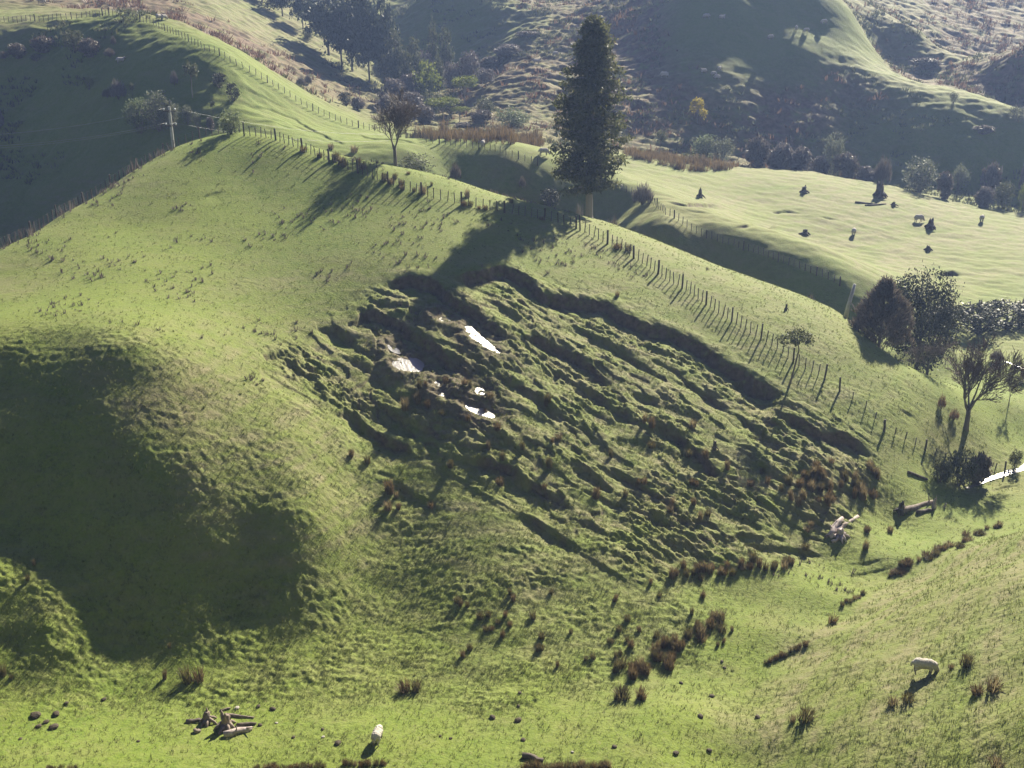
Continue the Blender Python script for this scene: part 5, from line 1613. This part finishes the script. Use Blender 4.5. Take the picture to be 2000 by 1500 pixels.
# ------------------------------------------------------------------ sheep
def sheep_mesh(pose):
    """one continuous body; x forward, feet on z=0, about 1.25 m long"""
    mb = MB()

    def ball(c, r, n=14, m=9):
        vs, fs = [], []
        for i in range(m + 1):
            t = math.pi * i / m
            for k in range(n):
                a = 2 * math.pi * k / n
                vs.append((c[0] + r[0] * math.cos(t), c[1] + r[1] * math.sin(t) * math.cos(a), c[2] + r[2] * math.sin(t) * math.sin(a)))
        for i in range(m):
            for k in range(n):
                fs.append((i * n + k, i * n + (k + 1) % n, (i + 1) * n + (k + 1) % n, (i + 1) * n + k))
        mb.add(vs, fs)
    zb = .66 if pose != 'lying' else .36
    ball((-.02, 0, zb), (.60, .29, .29))
    ball((-.30, 0, zb + .01), (.33, .29, .30))
    ball((.26, 0, zb), (.32, .26, .29))
    if pose == 'grazing':
        nk, hd, tip = (.52, 0, zb - .02), (.73, 0, .28), (.86, 0, .09)
    elif pose == 'lying':
        nk, hd, tip = (.48, 0, zb + .08), (.66, 0, .70), (.86, 0, .64)
    else:
        nk, hd, tip = (.50, 0, zb + .08), (.68, 0, .98), (.88, 0, .90)
    mid = tuple((p + q) / 2 for p, q in zip(nk, hd))
    mb.tube([(.30, 0, zb), nk, mid, hd], [.24, .20, .15, .11], 12)
    mb.tube([mid, hd, tuple((p + q) / 2 for p, q in zip(hd, tip)), tip], [.10, .115, .09, .055], 10)
    ball(hd, (.11, .095, .10), 10, 7)
    for s in (-1, 1):
        mb.tube([(hd[0] - .02, s * .07, hd[2] + .05), (hd[0] - .05, s * .16, hd[2] + .06), (hd[0] - .07, s * .22, hd[2] + .03)], [.035, .045, .025], 7)
        if pose != 'lying':
            mb.tube([(.33, s * .14, zb - .06), (.34, s * .14, .38), (.36, s * .14, .26), (.35, s * .14, .06), (.38, s * .14, .0)], [.13, .085, .055, .045, .05], 8)
            mb.tube([(-.40, s * .14, zb - .05), (-.36, s * .145, .42), (-.48, s * .145, .27), (-.45, s * .145, .08), (-.42, s * .145, .0)], [.17, .115, .06, .045, .05], 8)
        else:
            mb.tube([(.30, s * .16, .22), (.48, s * .19, .10), (.58, s * .19, .06)], [.12, .08, .05], 8)
            mb.tube([(-.36, s * .20, .24), (-.16, s * .28, .10), (-.02, s * .29, .06)], [.17, .10, .05], 8)
    mb.tube([(-.58, 0, zb + .08), (-.68, 0, zb - .04), (-.69, 0, zb - .20)], [.08, .065, .045], 8)
    me = mb.mesh('sheep_body', M['wool'])
    o = put('sheep_body', me)
    rm = o.modifiers.new('merge', 'REMESH')
    rm.mode = 'VOXEL'
    rm.voxel_size = .028
    sm = o.modifiers.new('smooth', 'SMOOTH')
    sm.iterations = 4
    dg = bpy.context.evaluated_depsgraph_get()
    m2 = bpy.data.meshes.new_from_object(o.evaluated_get(dg))
    bpy.data.objects.remove(o)
    nv = len(m2.vertices)
    co = np.zeros(nv * 3, np.float32)
    m2.vertices.foreach_get('co', co)
    co = co.reshape(-1, 3)
    nn = np.zeros(nv * 3, np.float32)
    m2.vertices.foreach_get('normal', nn)
    nn = nn.reshape(-1, 3)
    hx = mid[0] + .04
    woolly = (co[:, 0] < hx) & ((co[:, 2] > .33) | (pose == 'lying'))
    k = noise2(co[:, 0] * 9 + co[:, 2] * 4, co[:, 1] * 9 - co[:, 2] * 7, 9) * .035 + .012
    co = co + nn * (k * woolly)[:, None]
    m2.vertices.foreach_set('co', co.astype(np.float32).ravel())
    m2.materials.clear()
    m2.materials.append(M['wool'])
    m2.materials.append(M['face'])
    for p_ in m2.polygons:
        c = p_.center
        bare = c.x > hd[0] - .10 and (pose != 'grazing' or c.z < hd[2] + .13)
        p_.material_index = 1 if (bare or (c.z < .32 and pose != 'lying')) else 0
        p_.use_smooth = True
    m2.update()
    m2.name = 'sheep_' + pose
    return m2


SHEEP = {k: sheep_mesh(k) for k in ('grazing', 'standing', 'lying')}


def sheep(u, v, pose, yaw, lpx, label, full=1.25):
    """lpx: wanted length in pixels if it stood broadside (0 = natural size)"""
    p = hit(u, v)
    s = metres(p, lpx) / full if lpx else 1.0
    o = put('sheep', SHEEP[pose], (p[0], p[1], p[2] + .02), rot=(0, 0, R(yaw)), scale=(s, s, s))
    tag(o, label, 'sheep')


for a in [
    (738, 1452, 'grazing', 82, 40, 'white sheep seen from behind grazing on the flat at the bottom'),
    (1803, 1318, 'grazing', -10, 44, 'sheep grazing broadside on the near hillside, nearest on the right'),
    (1667, 460, 'grazing', 70, 19, 'white sheep in the pale paddock, left one of three'),
    (1794, 434, 'grazing', 15, 19, 'white sheep grazing left of the humped stump in the paddock'),
    (1917, 434, 'grazing', 60, 18, 'white sheep in the pale paddock, the one nearest the right edge'),
    (943, 288, 'standing', 80, 17, 'white sheep at the fence in front of the brown rush belt'),
    (1062, 304, 'grazing', 15, 19, 'sheep at the right end of the brown rush belt beside the conifer'),
    (236, 124, 'standing', 25, 15, 'grey white sheep alone on the shaded left slope'),
    (311, 40, 'grazing', 70, 15, 'white sheep on the scrubby slope above the far fence, left of two'),
    (321, 40, 'grazing', 60, 14, 'white sheep on the scrubby slope above the far fence, right of two'),
    (81, 8, 'grazing', 20, 14, 'white sheep at the top edge on the pale slope above the left fence'),
    (1048, 127, 'standing', 10, 14, 'white sheep on the spur left of the conifer, lower of two'),
    (1085, 110, 'grazing', 30, 12, 'white sheep on the spur left of the conifer, upper of two'),
    (1297, 153, 'grazing', 10, 15, 'sheep at the lower left edge of the dark green hillside'),
    (1374, 144, 'standing', 200, 13, 'sheep of the small group on the dark hillside, left one'),
    (1394, 149, 'grazing', 20, 12, 'sheep of the small group on the dark hillside, middle one'),
    (1400, 156, 'grazing', 10, 12, 'sheep of the small group on the dark hillside, lowest one'),
    (1405, 139, 'standing', 60, 12, 'sheep of the small group on the dark hillside, highest one'),
    (1380, 37, 'grazing', 170, 12, 'sheep by the lit patch high on the dark hillside, left of two'),
    (1410, 36, 'lying', 20, 12, 'sheep by the lit patch high on the dark hillside, right of two'),
    (1505, 78, 'grazing', 200, 12, 'sheep farthest left on the track across the dark hillside'),
    (1555, 60, 'standing', 80, 12, 'sheep on the track across the dark hillside, left of two together'),
    (1575, 64, 'grazing', 190, 11, 'sheep on the track across the dark hillside, right of two together'),
    (1609, 48, 'grazing', 190, 12, 'sheep above the track across the dark hillside'),
]:
    sheep(*a)


# ------------------------------------------------------------------ water
def mat_water(name, rough, c):
    m, t, N, L, P_ = new_mat(name)
    P_.inputs['Base Color'].default_value = (*c, 1)
    P_.inputs['Roughness'].default_value = rough
    P_.inputs['Specular IOR Level'].default_value = .9
    P_.inputs['IOR'].default_value = 1.5
    geo = N.new('ShaderNodeNewGeometry')
    n = N.new('ShaderNodeTexNoise'); n.inputs['Scale'].default_value = 5.0; n.inputs['Detail'].default_value = 4
    L.new(geo.outputs['Position'], n.inputs['Vector'])
    b = N.new('ShaderNodeBump'); b.inputs['Strength'].default_value = .5; b.inputs['Distance'].default_value = .05
    L.new(n.outputs['Fac'], b.inputs['Height']); L.new(b.outputs['Normal'], P_.inputs['Normal'])
    return m


M['water'] = mat_water('muddy_water', .30, (.10, .085, .07))
for g_, c_, r_ in PONDS:
    ring = c_ + (g_ - c_) * 1.2
    for _k in range(2):
        nx_ = np.roll(ring, -1, 0)
        ring = np.stack([ring * .75 + nx_ * .25, ring * .25 + nx_ * .75], 1).reshape(-1, 2)
    zz = pond_level(g_, ring[:, 0], ring[:, 1])
    zc = float(pond_level(g_, c_[:1], c_[1:])[0])
    vs = [(c_[0], c_[1], zc)] + [(a[0], a[1], b) for a, b in zip(ring, zz)]
    n = len(ring)
    me = bpy.data.meshes.new('pond_water')
    me.from_pydata(vs, [], [(0, 1 + i, 1 + (i + 1) % n) for i in range(n)])
    me.materials.append(M['water'])
    o = put('water', me)
    o['kind'] = 'structure'
def strip_water(px, width, lift=.03):
    g = [hit(*(float(t) for t in q.split(','))) for q in px.split()]
    vs, fs = [], []
    for i, p in enumerate(g):
        d = (g[min(i + 1, len(g) - 1)] - g[max(i - 1, 0)])[:2]
        d = d / (np.hypot(*d) + 1e-9)
        nrm = np.array([-d[1], d[0]]) * width[i] / 2
        z = p[2] + lift
        vs += [(p[0] - nrm[0], p[1] - nrm[1], z), (p[0] + nrm[0], p[1] + nrm[1], z)]
        if i:
            k = 2 * i
            fs.append((k - 2, k, k + 1, k - 1))
    me = bpy.data.meshes.new('stream_water')
    me.from_pydata(vs, [], fs)
    me.materials.append(M['water'])
    o = put('water', me)
    o['kind'] = 'structure'


strip_water("1888,955 1905,949 1925,940 1950,931 1975,922 2005,912 2040,900", [.2, .45, .35, .6, .7, .9, 1.1], .05)
strip_water("1962,706 1978,712 1990,718 2010,724", [.2, .3, .35, .4], .03)


# ------------------------------------------------------------------ the valley's hazy air
def haze():
    b = MB()
    b.box((0, 130, 24), (1500, 1500, 134))
    m = bpy.data.materials.new('hazy_air')
    m.use_nodes = True
    t = m.node_tree
    t.nodes.clear()
    o_ = t.nodes.new('ShaderNodeOutputMaterial')
    v = t.nodes.new('ShaderNodeVolumePrincipled')
    v.inputs['Color'].default_value = (.40, .56, 1.0, 1)
    v.inputs['Density'].default_value = 0.00038
    v.inputs['Anisotropy'].default_value = 0.3
    t.links.new(v.outputs[0], o_.inputs['Volume'])
    o = put('haze', b.mesh('haze', m, flat=True))
    o['kind'] = 'stuff'


haze()
